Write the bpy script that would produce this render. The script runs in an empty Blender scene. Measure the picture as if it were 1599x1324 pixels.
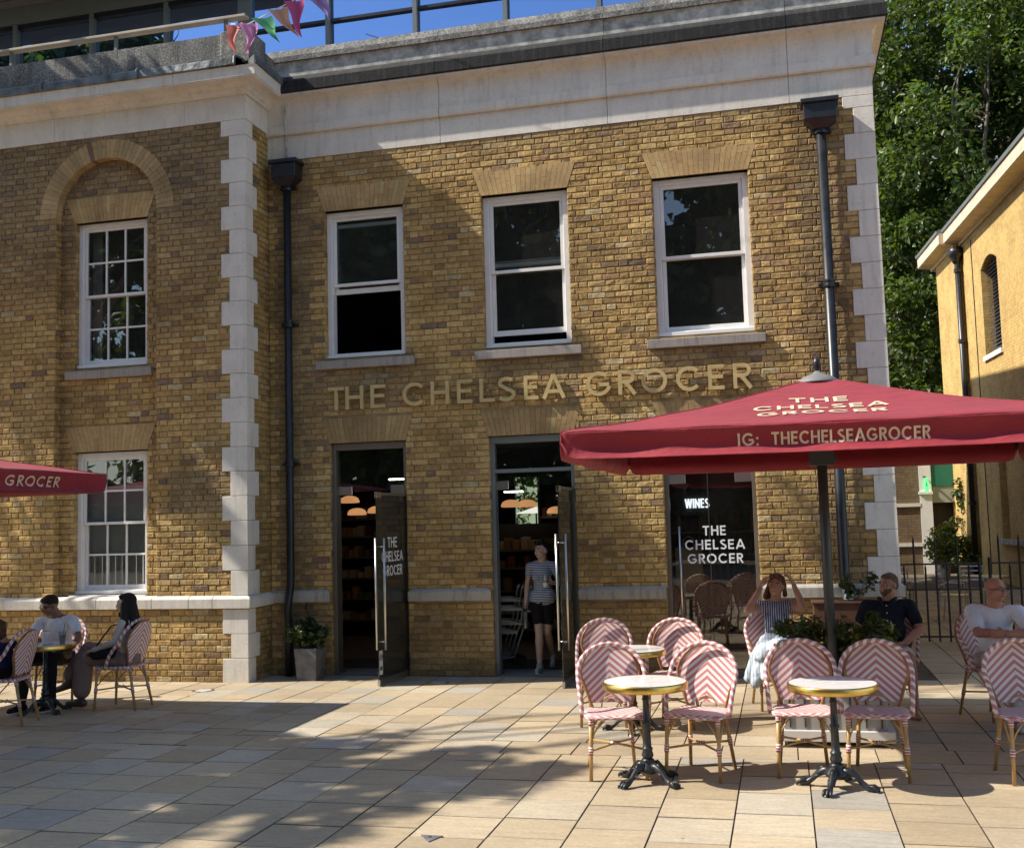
import bpy, bmesh, math, random
import numpy as np
from mathutils import Vector, Matrix
R = math.radians
S = bpy.context.scene
COL = S.collection
random.seed(7)
rng = np.random.default_rng(7)

# ------------------------------------------------------------ camera, sky, sun, exposure
cd = bpy.data.cameras.new('camera'); cam = bpy.data.objects.new('camera', cd); COL.objects.link(cam); S.camera = cam
def cam_axes(yaw, pitch, roll):
    f = Vector((math.sin(yaw)*math.cos(pitch), math.cos(yaw)*math.cos(pitch), math.sin(pitch)))
    r = Vector((math.cos(yaw), -math.sin(yaw), 0)); u = r.cross(f)
    return math.cos(roll)*r+math.sin(roll)*u, -math.sin(roll)*r+math.cos(roll)*u, f
_r, _u, _f = cam_axes(R(-13.786), R(4.958), R(-1.582))
cam.matrix_world = Matrix(((_r.x, _u.x, -_f.x, 0), (_r.y, _u.y, -_f.y, -13.095), (_r.z, _u.z, -_f.z, 1.93), (0, 0, 0, 1)))
cd.sensor_width = 36; cd.lens = 36*1699.17/1599; cd.clip_end = 600; cd.clip_start = .1
W = bpy.data.worlds.new('World'); S.world = W; W.use_nodes = True
nt = W.node_tree; bg = nt.nodes['Background']; sky = nt.nodes.new('ShaderNodeTexSky')
sky.sky_type = 'NISHITA'; sky.sun_disc = False; sky.sun_elevation = R(44); sky.sun_rotation = R(-104)
sky.air_density = 1.0; sky.dust_density = .6; sky.ozone_density = 1.6
nt.links.new(sky.outputs[0], bg.inputs[0]); bg.inputs[1].default_value = .13
sd = bpy.data.lights.new('sun', 'SUN'); sun = bpy.data.objects.new('sun', sd); COL.objects.link(sun)
sd.energy = 4.6; sd.angle = R(.53); sd.color = (1, .93, .82)
sun.rotation_euler = Vector((.7005, .173, -.693)).to_track_quat('-Z', 'Y').to_euler(); sun.location = (-20, -5, 25)
S.view_settings.view_transform = 'Standard'; S.view_settings.look = 'None'
S.view_settings.exposure = .75; S.view_settings.gamma = 1; S.view_settings.use_curve_mapping = False
S.render.engine = 'CYCLES'; S.cycles.max_bounces = 8; S.cycles.transparent_max_bounces = 12
S.cycles.caustics_reflective = False; S.cycles.caustics_refractive = False

# ------------------------------------------------------------ materials
class NB:
    def __init__(s, name):
        s.m = bpy.data.materials.new(name); s.m.use_nodes = True; s.t = s.m.node_tree; s.n = s.t.nodes; s.l = s.t.links
        s.p = s.n['Principled BSDF']
    def new(s, t, **k):
        n = s.n.new(t)
        for a, v in k.items():
            if a in n.inputs: n.inputs[a].default_value = v
            else: setattr(n, a, v)
        return n
    def coord(s, w='Object', scale=(1, 1, 1)):
        c = s.new('ShaderNodeTexCoord'); m = s.new('ShaderNodeMapping'); m.inputs['Scale'].default_value = scale
        s.l.new(c.outputs[w], m.inputs[0]); return m.outputs[0]
    def noise(s, vec, scale, detail=3, rough=.55):
        n = s.new('ShaderNodeTexNoise', Scale=scale, Detail=detail, Roughness=rough); s.l.new(vec, n.inputs['Vector']); return n.outputs[0]
    def ramp(s, f, stops):
        r = s.new('ShaderNodeValToRGB'); e = r.color_ramp.elements
        while len(e) < len(stops): e.new(.5)
        for q, (p, c) in zip(e, stops): q.position = p; q.color = c if len(c) == 4 else (*c, 1)
        s.l.new(f, r.inputs[0]); return r.outputs[0]
    def mix(s, f, a, b, mode='MIX'):
        n = s.new('ShaderNodeMix', data_type='RGBA', blend_type=mode)
        for i, v in ((0, f), (6, a), (7, b)):
            if isinstance(v, bpy.types.NodeSocket): s.l.new(v, n.inputs[i])
            elif i == 0: n.inputs[0].default_value = v
            else: n.inputs[i].default_value = (*v, 1)[:4]
        return n.outputs[2]
    def math(s, op, a, b=0.):
        n = s.new('ShaderNodeMath', operation=op)
        for i, v in ((0, a), (1, b)):
            if isinstance(v, bpy.types.NodeSocket): s.l.new(v, n.inputs[i])
            else: n.inputs[i].default_value = v
        return n.outputs[0]
    def base(s, c):
        if isinstance(c, bpy.types.NodeSocket): s.l.new(c, s.p.inputs['Base Color'])
        else: s.p.inputs['Base Color'].default_value = (*c, 1)
    def bump(s, h, st=.4, d=.01):
        b = s.new('ShaderNodeBump', Strength=st, Distance=d); s.l.new(h, b.inputs['Height']); s.l.new(b.outputs[0], s.p.inputs['Normal'])

def mat(name, col, rough=.6, metal=0, var=.15, vs=3., bump=0., bs=60., bd=.003, **k):
    b = NB(name); v = b.coord()
    if var:
        n = b.noise(v, vs, 4); lo = tuple(c*(1-var*1.6) for c in col); hi = tuple(min(1, c*(1+var*1.6)) for c in col)
        b.base(b.ramp(n, [(.3, lo), (.7, hi)]))
    else: b.base(col)
    b.p.inputs['Roughness'].default_value = rough; b.p.inputs['Metallic'].default_value = metal
    if bump: b.bump(b.noise(v, bs, 3), bump, bd)
    for a, x in k.items(): b.p.inputs[a.replace('_', ' ')].default_value = x
    return b.m

def attr_mat(name, rough=.85, mott=.35, ms=14., bump=.6, bs=45., bd=.006, stain=True):
    b = NB(name); v = b.coord(); a = b.new('ShaderNodeAttribute'); a.attribute_name = 'Col'
    n1 = b.noise(v, ms, 5, .65); n2 = b.noise(v, 1.1, 4)
    c = b.mix(1., a.outputs['Color'], b.ramp(n1, [(.25, (1-mott,)*3), (.75, (1+mott,)*3)]), 'MULTIPLY')
    if stain: c = b.mix(1., c, b.ramp(n2, [(.32, (.66, .64, .63)), (.55, (1.02, 1.01, 1.0)), (.75, (1.12, 1.1, 1.04))]), 'MULTIPLY')
    # small dark pits
    p = b.noise(v, 70, 2); c = b.mix(1., c, b.ramp(p, [(.28, (.55, .5, .48)), (.4, (1, 1, 1))]), 'MULTIPLY')
    b.base(c); b.p.inputs['Roughness'].default_value = rough; b.p.inputs['Specular IOR Level'].default_value = .25
    h = b.math('ADD', b.noise(v, bs, 4, .6), b.math('MULTIPLY', b.noise(v, 11, 3), 1.6)); b.bump(h, bump, bd)
    return b.m

MB_ = {}
M_brick = attr_mat('stock_brick', bump=.9, bs=26, bd=.009)
M_gauged = attr_mat('gauged_brick', mott=.16, bump=.3, bd=.003)
M_mortar = mat('mortar', (.31, .225, .11), .95, var=.22, vs=5, bump=.7, bs=60, bd=.006)
def slabmat():
    b = NB('york_stone'); v = b.coord(); a = b.new('ShaderNodeAttribute'); a.attribute_name = 'Col'; vs = b.coord(scale=(1.3, 6, 1))
    c = b.mix(1., a.outputs['Color'], b.ramp(b.noise(vs, 3.5, 5, .65), [(.3, (.86, .85, .84)), (.7, (1.1, 1.1, 1.08))]), 'MULTIPLY')
    c = b.mix(1., c, b.ramp(b.noise(v, .55, 4), [(.35, (.84, .84, .85)), (.6, (1.04, 1.04, 1.03))]), 'MULTIPLY')
    vo = b.new('ShaderNodeTexVoronoi', Scale=2.6); b.l.new(v, vo.inputs['Vector']); spot = b.math('ADD', vo.outputs['Distance'], b.math('MULTIPLY', b.noise(v, 40, 2), .02))
    c = b.mix(1., c, b.ramp(spot, [(.034, (.45, .44, .43)), (.046, (1, 1, 1))]), 'MULTIPLY')
    c = b.mix(1., c, b.ramp(b.noise(v, 38, 3, .7), [(.3, (.86, .86, .86)), (.7, (1.1, 1.1, 1.1))]), 'MULTIPLY')
    b.base(c); b.p.inputs['Roughness'].default_value = .62; b.p.inputs['Specular IOR Level'].default_value = .35
    b.bump(b.math('ADD', b.noise(vs, 7, 4, .6), b.math('MULTIPLY', b.noise(v, 35, 3), .4)), .45, .006); return b.m
M_slab = slabmat()
M_joint = mat('sand_joint', (.10, .078, .055), .95, var=.2)
def weathered(name, col, amt=.8):
    b = NB(name); v = b.coord(); st = b.noise(b.coord(scale=(6, 6, .7)), 2.4, 5, .65)
    c = b.ramp(b.noise(v, 3, 4), [(.3, tuple(q*.9 for q in col)), (.7, tuple(q*1.07 for q in col))])
    c = b.mix(1., c, b.ramp(st, [(.30, (amt*.86, amt*.85, amt*.83)), (.48, (1, .995, .985)), (.8, (1.03, 1.03, 1.03))]), 'MULTIPLY')
    c = b.mix(1., c, b.ramp(b.noise(v, 26, 4, .7), [(.28, (.82, .8, .77)), (.45, (1, 1, 1))]), 'MULTIPLY')
    b.base(c); b.p.inputs['Roughness'].default_value = .85; b.bump(b.math('ADD', b.noise(v, 45, 3), b.math('MULTIPLY', b.noise(v, 7, 3), .8)), .4, .005); return b.m
M_stone = weathered('portland_stone', (.71, .67, .60), .98)
M_bandst = weathered('weathered_band', (.40, .375, .33), .7)
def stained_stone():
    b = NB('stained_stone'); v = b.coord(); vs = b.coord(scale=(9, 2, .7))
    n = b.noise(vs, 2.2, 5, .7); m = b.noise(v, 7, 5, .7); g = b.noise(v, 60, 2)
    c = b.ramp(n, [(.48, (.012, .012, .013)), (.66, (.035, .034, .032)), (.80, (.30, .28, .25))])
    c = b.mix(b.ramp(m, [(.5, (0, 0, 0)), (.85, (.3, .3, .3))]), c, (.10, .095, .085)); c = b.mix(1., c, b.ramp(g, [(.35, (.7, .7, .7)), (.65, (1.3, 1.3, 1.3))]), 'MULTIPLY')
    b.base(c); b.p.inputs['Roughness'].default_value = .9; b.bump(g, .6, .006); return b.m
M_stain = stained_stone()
def granular():
    b = NB('weathered_parapet'); v = b.coord(); g = b.noise(v, 45, 3, .8); m = b.noise(v, 2, 4); s = b.noise(b.coord(scale=(7, 7, .6)), 1.5, 4)
    c = b.ramp(g, [(.3, (.06, .06, .06)), (.5, (.22, .21, .19)), (.7, (.5, .48, .44))])
    c = b.mix(1., c, b.ramp(m, [(.3, (.65, .65, .65)), (.7, (1.2, 1.2, 1.2))]), 'MULTIPLY'); c = b.mix(1., c, b.ramp(s, [(.35, (.7, .7, .7)), (.6, (1.1, 1.1, 1.1))]), 'MULTIPLY')
    b.base(c); b.p.inputs['Roughness'].default_value = .95; b.bump(g, .8, .008); return b.m
M_gran = granular()
M_ledge = mat('grey_ledge_stone', (.44, .42, .375), .9, var=.3, vs=9, bump=.5, bs=60, bd=.004)
M_lead = mat('lead_flashing', (.13, .145, .15), .5, metal=.3, var=.35, vs=6, bump=.7, bs=9, bd=.02)
M_white = mat('white_paint', (.78, .77, .74), .35, var=.03, vs=6, bump=.1, bs=20, bd=.001)
M_iron = mat('black_iron', (.016, .017, .02), .38, var=.3, vs=9, bump=.25, bs=40, bd=.002)
M_bronze = mat('bronze_frame', (.17, .145, .12), .45, metal=.3, var=.08)
M_greyfr = mat('grey_frame', (.17, .19, .185), .45, var=.06)
M_steel = mat('brushed_steel', (.62, .60, .57), .28, metal=1, var=.05)
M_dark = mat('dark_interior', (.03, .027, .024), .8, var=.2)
M_room = mat('dim_room', (.10, .095, .09), .9, var=.1)
M_soffit = mat('soffit_panel', (.16, .14, .15), .7, var=.05)
M_gold = mat('brass_letter', (.80, .60, .28), .33, metal=.45, var=.08, vs=8)
M_cream = mat('cream_print', (.66, .52, .36), .7, var=.04)
M_whiteprint = mat('white_print', (.75, .76, .77), .6, var=0)
def glass(name, tint=(.9, .95, .95), refl=.07, rough=.01, dirt=.04, gcol=(1, 1, 1)):
    b = NB(name); o = b.n['Material Output']; b.n.remove(b.p)
    tr = b.new('ShaderNodeBsdfTransparent'); tr.inputs[0].default_value = (*tint, 1)
    gl = b.new('ShaderNodeBsdfGlossy', Roughness=rough); gl.inputs['Color'].default_value = (*gcol, 1); df = b.new('ShaderNodeBsdfDiffuse'); df.inputs[0].default_value = (.4, .4, .38, 1)
    lw = b.new('ShaderNodeFresnel', IOR=1.5); f = b.math('ADD', lw.outputs[0], refl)
    v = b.coord(); bm = b.new('ShaderNodeBump', Strength=.06, Distance=.02); b.l.new(b.noise(v, 1.3, 2), bm.inputs['Height']); b.l.new(bm.outputs[0], gl.inputs['Normal'])
    m1 = b.new('ShaderNodeMixShader'); b.l.new(f, m1.inputs[0]); b.l.new(tr.outputs[0], m1.inputs[1]); b.l.new(gl.outputs[0], m1.inputs[2])
    m2 = b.new('ShaderNodeMixShader'); m2.inputs[0].default_value = dirt; b.l.new(m1.outputs[0], m2.inputs[1]); b.l.new(df.outputs[0], m2.inputs[2])
    b.l.new(m2.outputs[0], o.inputs[0]); return b.m
M_glass = glass('window_glass', refl=.10)
M_shopglass = glass('shop_glass', tint=(.82, .86, .84), refl=.10, dirt=.012)
M_doorglass = glass('door_glass', tint=(.6, .66, .63), refl=.04, dirt=.03)
M_curtain = glass('mirror_glazing', tint=(.05, .09, .14), refl=.62, dirt=.02, gcol=(.42, .62, 1.))  # blue put into the gloss colour to deepen the mirrored sky
def emis(name, c, s):
    b = NB(name); b.base(c); b.p.inputs['Emission Color'].default_value = (*c, 1); b.p.inputs['Emission Strength'].default_value = s; return b.m

# ------------------------------------------------------------ mesh builder
class MB:
    def __init__(s): s.v = []; s.f = []; s.c = []; s.uv = []; s.cur = (.5, .5, .5)
    def face(s, idx, uv=None): s.f.append(idx); s.c.append(s.cur); s.uv.append(uv)
    def poly(s, pts, uv=None):
        n = len(s.v); s.v += [tuple(p) for p in pts]; s.face(list(range(n, n+len(pts))), uv)
    def box(s, x0, x1, y0, y1, z0, z1, M=None):
        n = len(s.v)
        p = [(x, y, z) for z in (z0, z1) for y in (y0, y1) for x in (x0, x1)]
        if M is not None: p = [tuple(M @ Vector(q)) for q in p]
        s.v += p
        for q in ((0, 2, 3, 1), (4, 5, 7, 6), (0, 1, 5, 4), (2, 6, 7, 3), (0, 4, 6, 2), (1, 3, 7, 5)): s.face([n+i for i in q])
        return s
    def prism(s, poly, fr, bk):
        """poly: 2D list; fr, bk: functions 2D -> 3D for the two ends"""
        n = len(s.v); k = len(poly); s.v += [tuple(fr(*p)) for p in poly]+[tuple(bk(*p)) for p in poly]
        s.face([n+i for i in range(k)]); s.face([n+k+i for i in range(k)][::-1])
        for i in range(k):
            j = (i+1) % k; s.face([n+j, n+i, n+k+i, n+k+j])
        return s
    def tube(s, pts, r, seg=8, closed=False, caps=True, vrep=1.):
        pts = [Vector(p) for p in pts]; N = len(pts); rr = r if isinstance(r, (list, tuple)) else [r]*N
        n0 = len(s.v); L = 0; Ls = []; up = None
        for i, p in enumerate(pts):
            a = pts[(i-1) % N] if (closed or i > 0) else p; b = pts[(i+1) % N] if (closed or i < N-1) else p
            t = (b-a).normalized()
            if up is None: up = t.orthogonal().normalized()
            up = (up - t*up.dot(t));
            up = up.normalized() if up.length > 1e-6 else t.orthogonal().normalized()
            w = t.cross(up)
            if i: L += (p-pts[i-1]).length
            Ls.append(L)
            for k in range(seg):
                an = 2*math.pi*k/seg; s.v.append(tuple(p+rr[i]*(math.cos(an)*up+math.sin(an)*w)))
        for i in range(N if closed else N-1):
            j = (i+1) % N; lj = Ls[j] if j > i else Ls[i]+.01
            for k in range(seg):
                m = (k+1) % seg
                s.face([n0+i*seg+k, n0+i*seg+m, n0+j*seg+m, n0+j*seg+k], [(Ls[i], k/seg), (Ls[i], (k+1)/seg), (lj, (k+1)/seg), (lj, k/seg)])
        if caps and not closed:
            s.face([n0+k for k in range(seg)][::-1]); s.face([n0+(N-1)*seg+k for k in range(seg)])
        return s
    def lathe(s, prof, c=(0, 0, 0), seg=16, M=None):
        n0 = len(s.v); c = Vector(c)
        for r, z in prof:
            for k in range(seg):
                a = 2*math.pi*k/seg; p = Vector((r*math.cos(a), r*math.sin(a), z))
                if M is not None: p = M @ p
                s.v.append(tuple(c+p))
        for i in range(len(prof)-1):
            for k in range(seg):
                m = (k+1) % seg; s.face([n0+i*seg+k, n0+i*seg+m, n0+(i+1)*seg+m, n0+(i+1)*seg+k], [(prof[i][1], k/seg), (prof[i][1], (k+1)/seg), (prof[i+1][1], (k+1)/seg), (prof[i+1][1], k/seg)])
        s.face([n0+k for k in range(seg)][::-1]); s.face([n0+(len(prof)-1)*seg+k for k in range(seg)])
        return s
    def mesh(s, name, m, smooth=False):
        me = bpy.data.meshes.new(name); me.from_pydata(s.v, [], s.f)
        for q in (m if isinstance(m, (list, tuple)) else [m]): me.materials.append(q)
        if any(c != s.c[0] for c in s.c) or (s.c and s.c[0] != (.5, .5, .5)):
            a = me.color_attributes.new('Col', 'FLOAT_COLOR', 'CORNER')
            arr = np.concatenate([np.tile(np.array((*c[:3], 1.)), (len(f), 1)) for f, c in zip(s.f, s.c)]).astype(np.float32); a.data.foreach_set('color', arr.ravel())
        if any(u is not None for u in s.uv):
            l = me.uv_layers.new(name='UVMap'); arr = []
            for f, u in zip(s.f, s.uv):
                arr += list(u) if u is not None else [(0, 0)]*len(f)
            l.data.foreach_set('uv', np.array(arr, dtype=np.float32).ravel())
        if smooth: me.polygons.foreach_set('use_smooth', [True]*len(me.polygons))
        me.update(); return me
    def build(s, name, m, parent=None, smooth=False, bevel=0, kind=None):
        me = s.mesh(name, m, smooth); o = bpy.data.objects.new(name, me); COL.objects.link(o)
        if parent is not None: o.parent = parent
        if kind: o['kind'] = kind
        if bevel:
            b = o.modifiers.new('bevel', 'BEVEL'); b.width = bevel; b.segments = 1; b.limit_method = 'ANGLE'
        return o
def link(name, me, parent=None, loc=(0, 0, 0), rot=None, kind=None):
    o = bpy.data.objects.new(name, me); COL.objects.link(o); o.parent = parent; o.location = loc
    if rot: o.rotation_euler = rot
    if kind: o['kind'] = kind
    return o
def thing(name, label, cat, loc=(0, 0, 0), rz=0, group=None):
    o = bpy.data.objects.new(name, None); COL.objects.link(o); o.location = loc; o.rotation_euler = (0, 0, rz); o.empty_display_size = .1
    o['label'] = label; o['category'] = cat
    if group: o['group'] = group
    return o
def tag(o, label, cat, group=None):
    o['label'] = label; o['category'] = cat
    if group: o['group'] = group
    return o
def structure(o): o['kind'] = 'structure'; return o
def copy_tree(o, parent=None):
    c = o.copy(); COL.objects.link(c); c.parent = parent
    for ch in list(o.children): copy_tree(ch, c)
    return c

# ------------------------------------------------------------ brickwork
CH = .0753
PAL = [((.485, .325, .125), 6), ((.44, .288, .106), 6), ((.53, .37, .15), 4), ((.385, .25, .10), 2.6), ((.30, .20, .105), 1.), ((.22, .15, .10), .25), ((.40, .24, .12), .4), ((.52, .41, .22), .7)]
_pw = np.array([w for _, w in PAL]); _pw = _pw/_pw.sum()
def brick_colour(x, z, tone=1.):
    c = np.array(PAL[rng.choice(len(PAL), p=_pw)][0])
    if STAIN[0]:
        g, k = STAIN[0](x, z); c = (c*(1-g)+np.array([.20, .165, .13])*g)*k
    return tuple(c*tone*rng.uniform(.88, 1.12))
STAIN = [None]
def brick_list(x0, x1, z0, z1, blockers, k0=0):
    out = []
    for k in range(int(math.floor(z0/CH)), int(math.ceil(z1/CH))):
        za = max(k*CH, z0)+.005; zb = min((k+1)*CH, z1)-.005
        if zb-za < .03: continue
        zm = (za+zb)/2; ivs = [(x0, x1)]
        for b in blockers:
            r = b(zm)
            if r is None: continue
            n = []
            for a, c in ivs:
                if r[1] <= a or r[0] >= c: n.append((a, c)); continue
                if r[0] > a: n.append((a, r[0]))
                if r[1] < c: n.append((r[1], c))
            ivs = n
        for a, c in ivs:
            if c-a < .03: continue
            per = .3375; off = (k % 2)*.169+rng.uniform(-.012, .012); t = math.floor((a-off)/per)*per+off; cuts = [a]
            while t < c:
                for w in (.225, .1125):
                    t += w
                    if a+.035 < t < c-.035: cuts.append(t+rng.uniform(-.006, .006))
            cuts.append(c)
            for p, q in zip(cuts[:-1], cuts[1:]):
                g0 = .005 if p > a else .001; g1 = .005 if q < c else .001
                out.append((p+g0, q-g1, za+rng.uniform(-.002, .003), zb-rng.uniform(-.002, .003)))
    return out
def brick_geo(mb, b, fn, tone=1., proud=.006):
    x0, x1, z0, z1 = b; d = .006; e = min(.007, (x1-x0)*.2)
    j = lambda: rng.uniform(-.003, .003)
    pr = rng.uniform(0, proud)
    n = len(mb.v)
    cs = [(x0, z0), (x1, z0), (x1, z1), (x0, z1)]; cs = [(x+j()*.8, z+j()*.8) for x, z in cs]
    ins = [(x0+e, z0+e), (x1-e, z0+e), (x1-e, z1-e), (x0+e, z1-e)]
    for x, z in cs: mb.v.append(fn(x, z, .018))
    for x, z in cs: mb.v.append(fn(x, z, d-pr-.001))
    for x, z in ins: mb.v.append(fn(x+j(), z+j(), -pr+rng.uniform(-.003, .003)))
    mb.cur = brick_colour((x0+x1)/2, (z0+z1)/2, tone)
    for a in (0, 4):
        for i in range(4):
            k = (i+1) % 4; mb.face([n+a+i, n+a+k, n+a+4+k, n+a+4+i])
    mb.face([n+8, n+9, n+10, n+11])
def brick_face(parent, bricks, fn, key=None, nind=0, tone=1., proud=.006, m=None):
    m = m or M_brick
    if key: bricks = sorted(bricks, key=key)
    for b in bricks[:nind]:
        mb = MB(); brick_geo(mb, b, fn, tone, proud); mb.build('brick', m, parent)
    if len(bricks) > nind:
        mb = MB()
        for b in bricks[nind:]: brick_geo(mb, b, fn, tone, proud)
        mb.build('brickwork', m, parent, kind='stuff')
def rect(a, b, c, d): return lambda z: (a, b) if c < z < d else None
def trap(b0, b1, t0, t1, z0, z1):
    def f(z):
        if not z0 < z < z1: return None
        u = (z-z0)/(z1-z0); return (b0+(t0-b0)*u, b1+(t1-b1)*u)
    return f
def solid_wall(mb, x0, x1, z0, z1, ya, yb, rects):
    """boxes in x/z around rectangular openings"""
    xs = sorted({x0, x1, *[min(max(r[i], x0), x1) for r in rects for i in (0, 1)]}); zs = sorted({z0, z1, *[min(max(r[i], z0), z1) for r in rects for i in (2, 3)]})
    for a, b in zip(xs[:-1], xs[1:]):
        run = None
        for c, d in list(zip(zs[:-1], zs[1:]))+[(None, None)]:
            hole = c is None or any(r[0] < (a+b)/2 < r[1] and r[2] < (c+d)/2 < r[3] for r in rects)
            if hole:
                if run: mb.box(a, b, ya, yb, run[0], run[1])
                run = None
            else: run = (run[0], d) if run else (c, d)
def flat_arch(parent, b0, b1, t0, t1, z0, z1, y, depth, tone=1., split=True):
    n = max(6, int((t1-t0)/.068)); mb = MB()
    for i in range(n):
        u, w = i/n, (i+1)/n; g = .0016
        a0, a1 = b0+(b1-b0)*u+g, b0+(b1-b0)*w-g; c0, c1 = t0+(t1-t0)*u+g, t0+(t1-t0)*w-g
        hs = [0, 1] if not split or rng.random() < .35 else [0, rng.choice([.33, .5, .66]), 1]
        for p, q in zip(hs[:-1], hs[1:]):
            q2 = q-(.006 if q < 1 else 0); L = lambda s, k: (s[0]+(s[1]-s[0])*k)
            pl = [(L((a0, c0), p), z0+(z1-z0)*p), (L((a1, c1), p), z0+(z1-z0)*p), (L((a1, c1), q2), z0+(z1-z0)*q2), (L((a0, c0), q2), z0+(z1-z0)*q2)]
            k = rng.uniform(.9, 1.08)*tone; mb.cur = (.52*k, .355*k, .165*k) if rng.random() < .93 else (.56*k, .43*k, .2*k)
            dy = rng.uniform(0, .002)
            mb.prism(pl, lambda x, z: (x, y-.004-dy, z), lambda x, z: (x, y+depth, z))
    return mb.build('flat_arch', M_gauged, parent)

# ------------------------------------------------------------ lettering built from strokes (cap height = 1)
def arc(cx, cy, rx, ry, a0, a1, n=18): return [(cx+rx*math.cos(R(a0+(a1-a0)*i/n)), cy+ry*math.sin(R(a0+(a1-a0)*i/n))) for i in range(n+1)]
def glyph(c, t):
    h = t/2; T, B = 1-h, h
    if c == 'T': return .72, [[(0, T), (.72, T)], [(.36, 0), (.36, T)]]
    if c == 'H': return .78, [[(h, 0), (h, 1)], [(.78-h, 0), (.78-h, 1)], [(h, .52), (.78-h, .52)]]
    if c == 'E': return .60, [[(h, 0), (h, 1)], [(h, T), (.60, T)], [(h, .52), (.56, .52)], [(h, B), (.60, B)]]
    if c == 'L': return .56, [[(h, 0), (h, 1)], [(h, B), (.56, B)]]
    if c == 'C': return .90, [arc(.5, .5, .5-h, .5-h, 42, 318, 26)]
    if c == 'G': return .96, [arc(.5, .5, .5-h, .5-h, 42, 345, 28), [(.52, .46), (1-h*1.3, .46)]]
    if c == 'O': return 1.0, [arc(.5, .5, .5-h, .5-h, 0, 360, 34)]
    if c == 'S': return .60, [arc(.31, .73, .27-h*.4, .27-h, 40, 190, 12)+arc(.29, .27, .29-h*.4, .27-h+.02, 80, -150, 16)]
    if c == 'A': return .90, [[(h*.6, 0), (.45, 1)], [(.90-h*.6, 0), (.45, 1)], [(.2, .3), (.7, .3)]]
    if c == 'R': return .66, [[(h, 0), (h, 1)], [(h, T)]+arc(.36, .72, .28-h, .28-h, 90, -90, 12)+[(h, .44+h)], [(.32, .46), (.66-h*.6, 0)]]
    if c == 'I': return t, [[(h, 0), (h, 1)]]
    if c == 'N': return .80, [[(h, 0), (h, 1)], [(.80-h, 0), (.80-h, 1)], [(h, 1-h), (.80-h, h)]]
    if c == 'W': return 1.15, [[(h*.6, 1), (.31, 0)], [(.31, 0), (.575, 1)], [(.575, 1), (.84, 0)], [(.84, 0), (1.15-h*.6, 1)]]
    if c == ':': return .16, [[(.08, 0), (.08, .16)], [(.08, .5), (.08, .66)]]
    return .42, []
def ribbon(mb, pts, t, place, d, off):
    n = len(pts); L = []; Rr = []
    for i, p in enumerate(pts):
        a = pts[max(i-1, 0)]; b = pts[min(i+1, n-1)]
        if math.dist(pts[0], pts[-1]) < 1e-6 and i in (0, n-1): a, b = pts[-2], pts[1]
        tx, ty = b[0]-a[0], b[1]-a[1]; q = math.hypot(tx, ty); nx, ny = -ty/q, tx/q
        L.append((p[0]+nx*t/2, p[1]+ny*t/2)); Rr.append((p[0]-nx*t/2, p[1]-ny*t/2))
    v0 = len(mb.v)
    for i in range(n):
        for q in (L[i], Rr[i]):
            mb.v.append(tuple(place(q[0], q[1], d+off))); mb.v.append(tuple(place(q[0], q[1], 0)))
    for i in range(n-1):
        a = v0+4*i; b = a+4
        mb.face([a, a+2, b+2, b]); mb.face([a+1, b+1, b+3, a+3]); mb.face([a, b, b+1, a+1]); mb.face([a+2, a+3, b+3, b+2])
    mb.face([v0, v0+1, v0+3, v0+2]); e = v0+4*(n-1); mb.face([e, e+2, e+3, e+1])
def word_width(w, t, sp): return sum(glyph(c, t)[0] for c in w)+sp*(len(w)-1)
def lettering(mb, w, place, t=.13, sp=.16, h=1., x0=0, d=.01, width=None):
    """place(x, y, depth); returns the end x"""
    k = (width/(word_width(w, t, sp)*h)) if width else 1.; x = x0
    for c in w:
        gw, st = glyph(c, t)
        for i, s in enumerate(st): ribbon(mb, [((x+p[0]*h*k), p[1]*h) for p in s], t*h, place, d, i*.0004)
        x += (gw+sp)*h*k
    return x

# ------------------------------------------------------------ ground: one sheet, and the paving slabs
pav = MB(); pav.box(-90, 90, -70, 120, -.3, -.004)
pavement = structure(pav.build('pavement', M_joint))
SLAB = [((.51, .41, .275), 6), ((.54, .44, .305), 4), ((.48, .38, .25), 2.5), ((.50, .445, .35), 1.2), ((.46, .42, .355), .9), ((.53, .45, .33), 2.5)]
_sw = np.array([w for _, w in SLAB]); _sw = _sw/_sw.sum()
slabs = []
def column(xa, xb, ya, yb, ln, off):
    y = ya+off-ln*2
    while y < yb:
        l = ln*random.choice([1, 1, 1, 1.15, .9])
        a, b = max(y, ya), min(y+l, yb)
        if b-a > .05: slabs.append((xa, xb, a, b))
        y += l
x = .10-.485*60
while x < 14:
    column(x, x+.485, -13.0, -4.2, .47, random.random()*.47); x += .485
x = -2.97-.6*40
while x < 14: slabs.append((x, x+.6, -4.2, -3.73)); x += .6
x = -2.97-.415*48
while x < 12:
    column(x, x+.415, -3.73, 0 if x < 1.3 else 14, .43, random.random()*.4); x += .415
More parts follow.
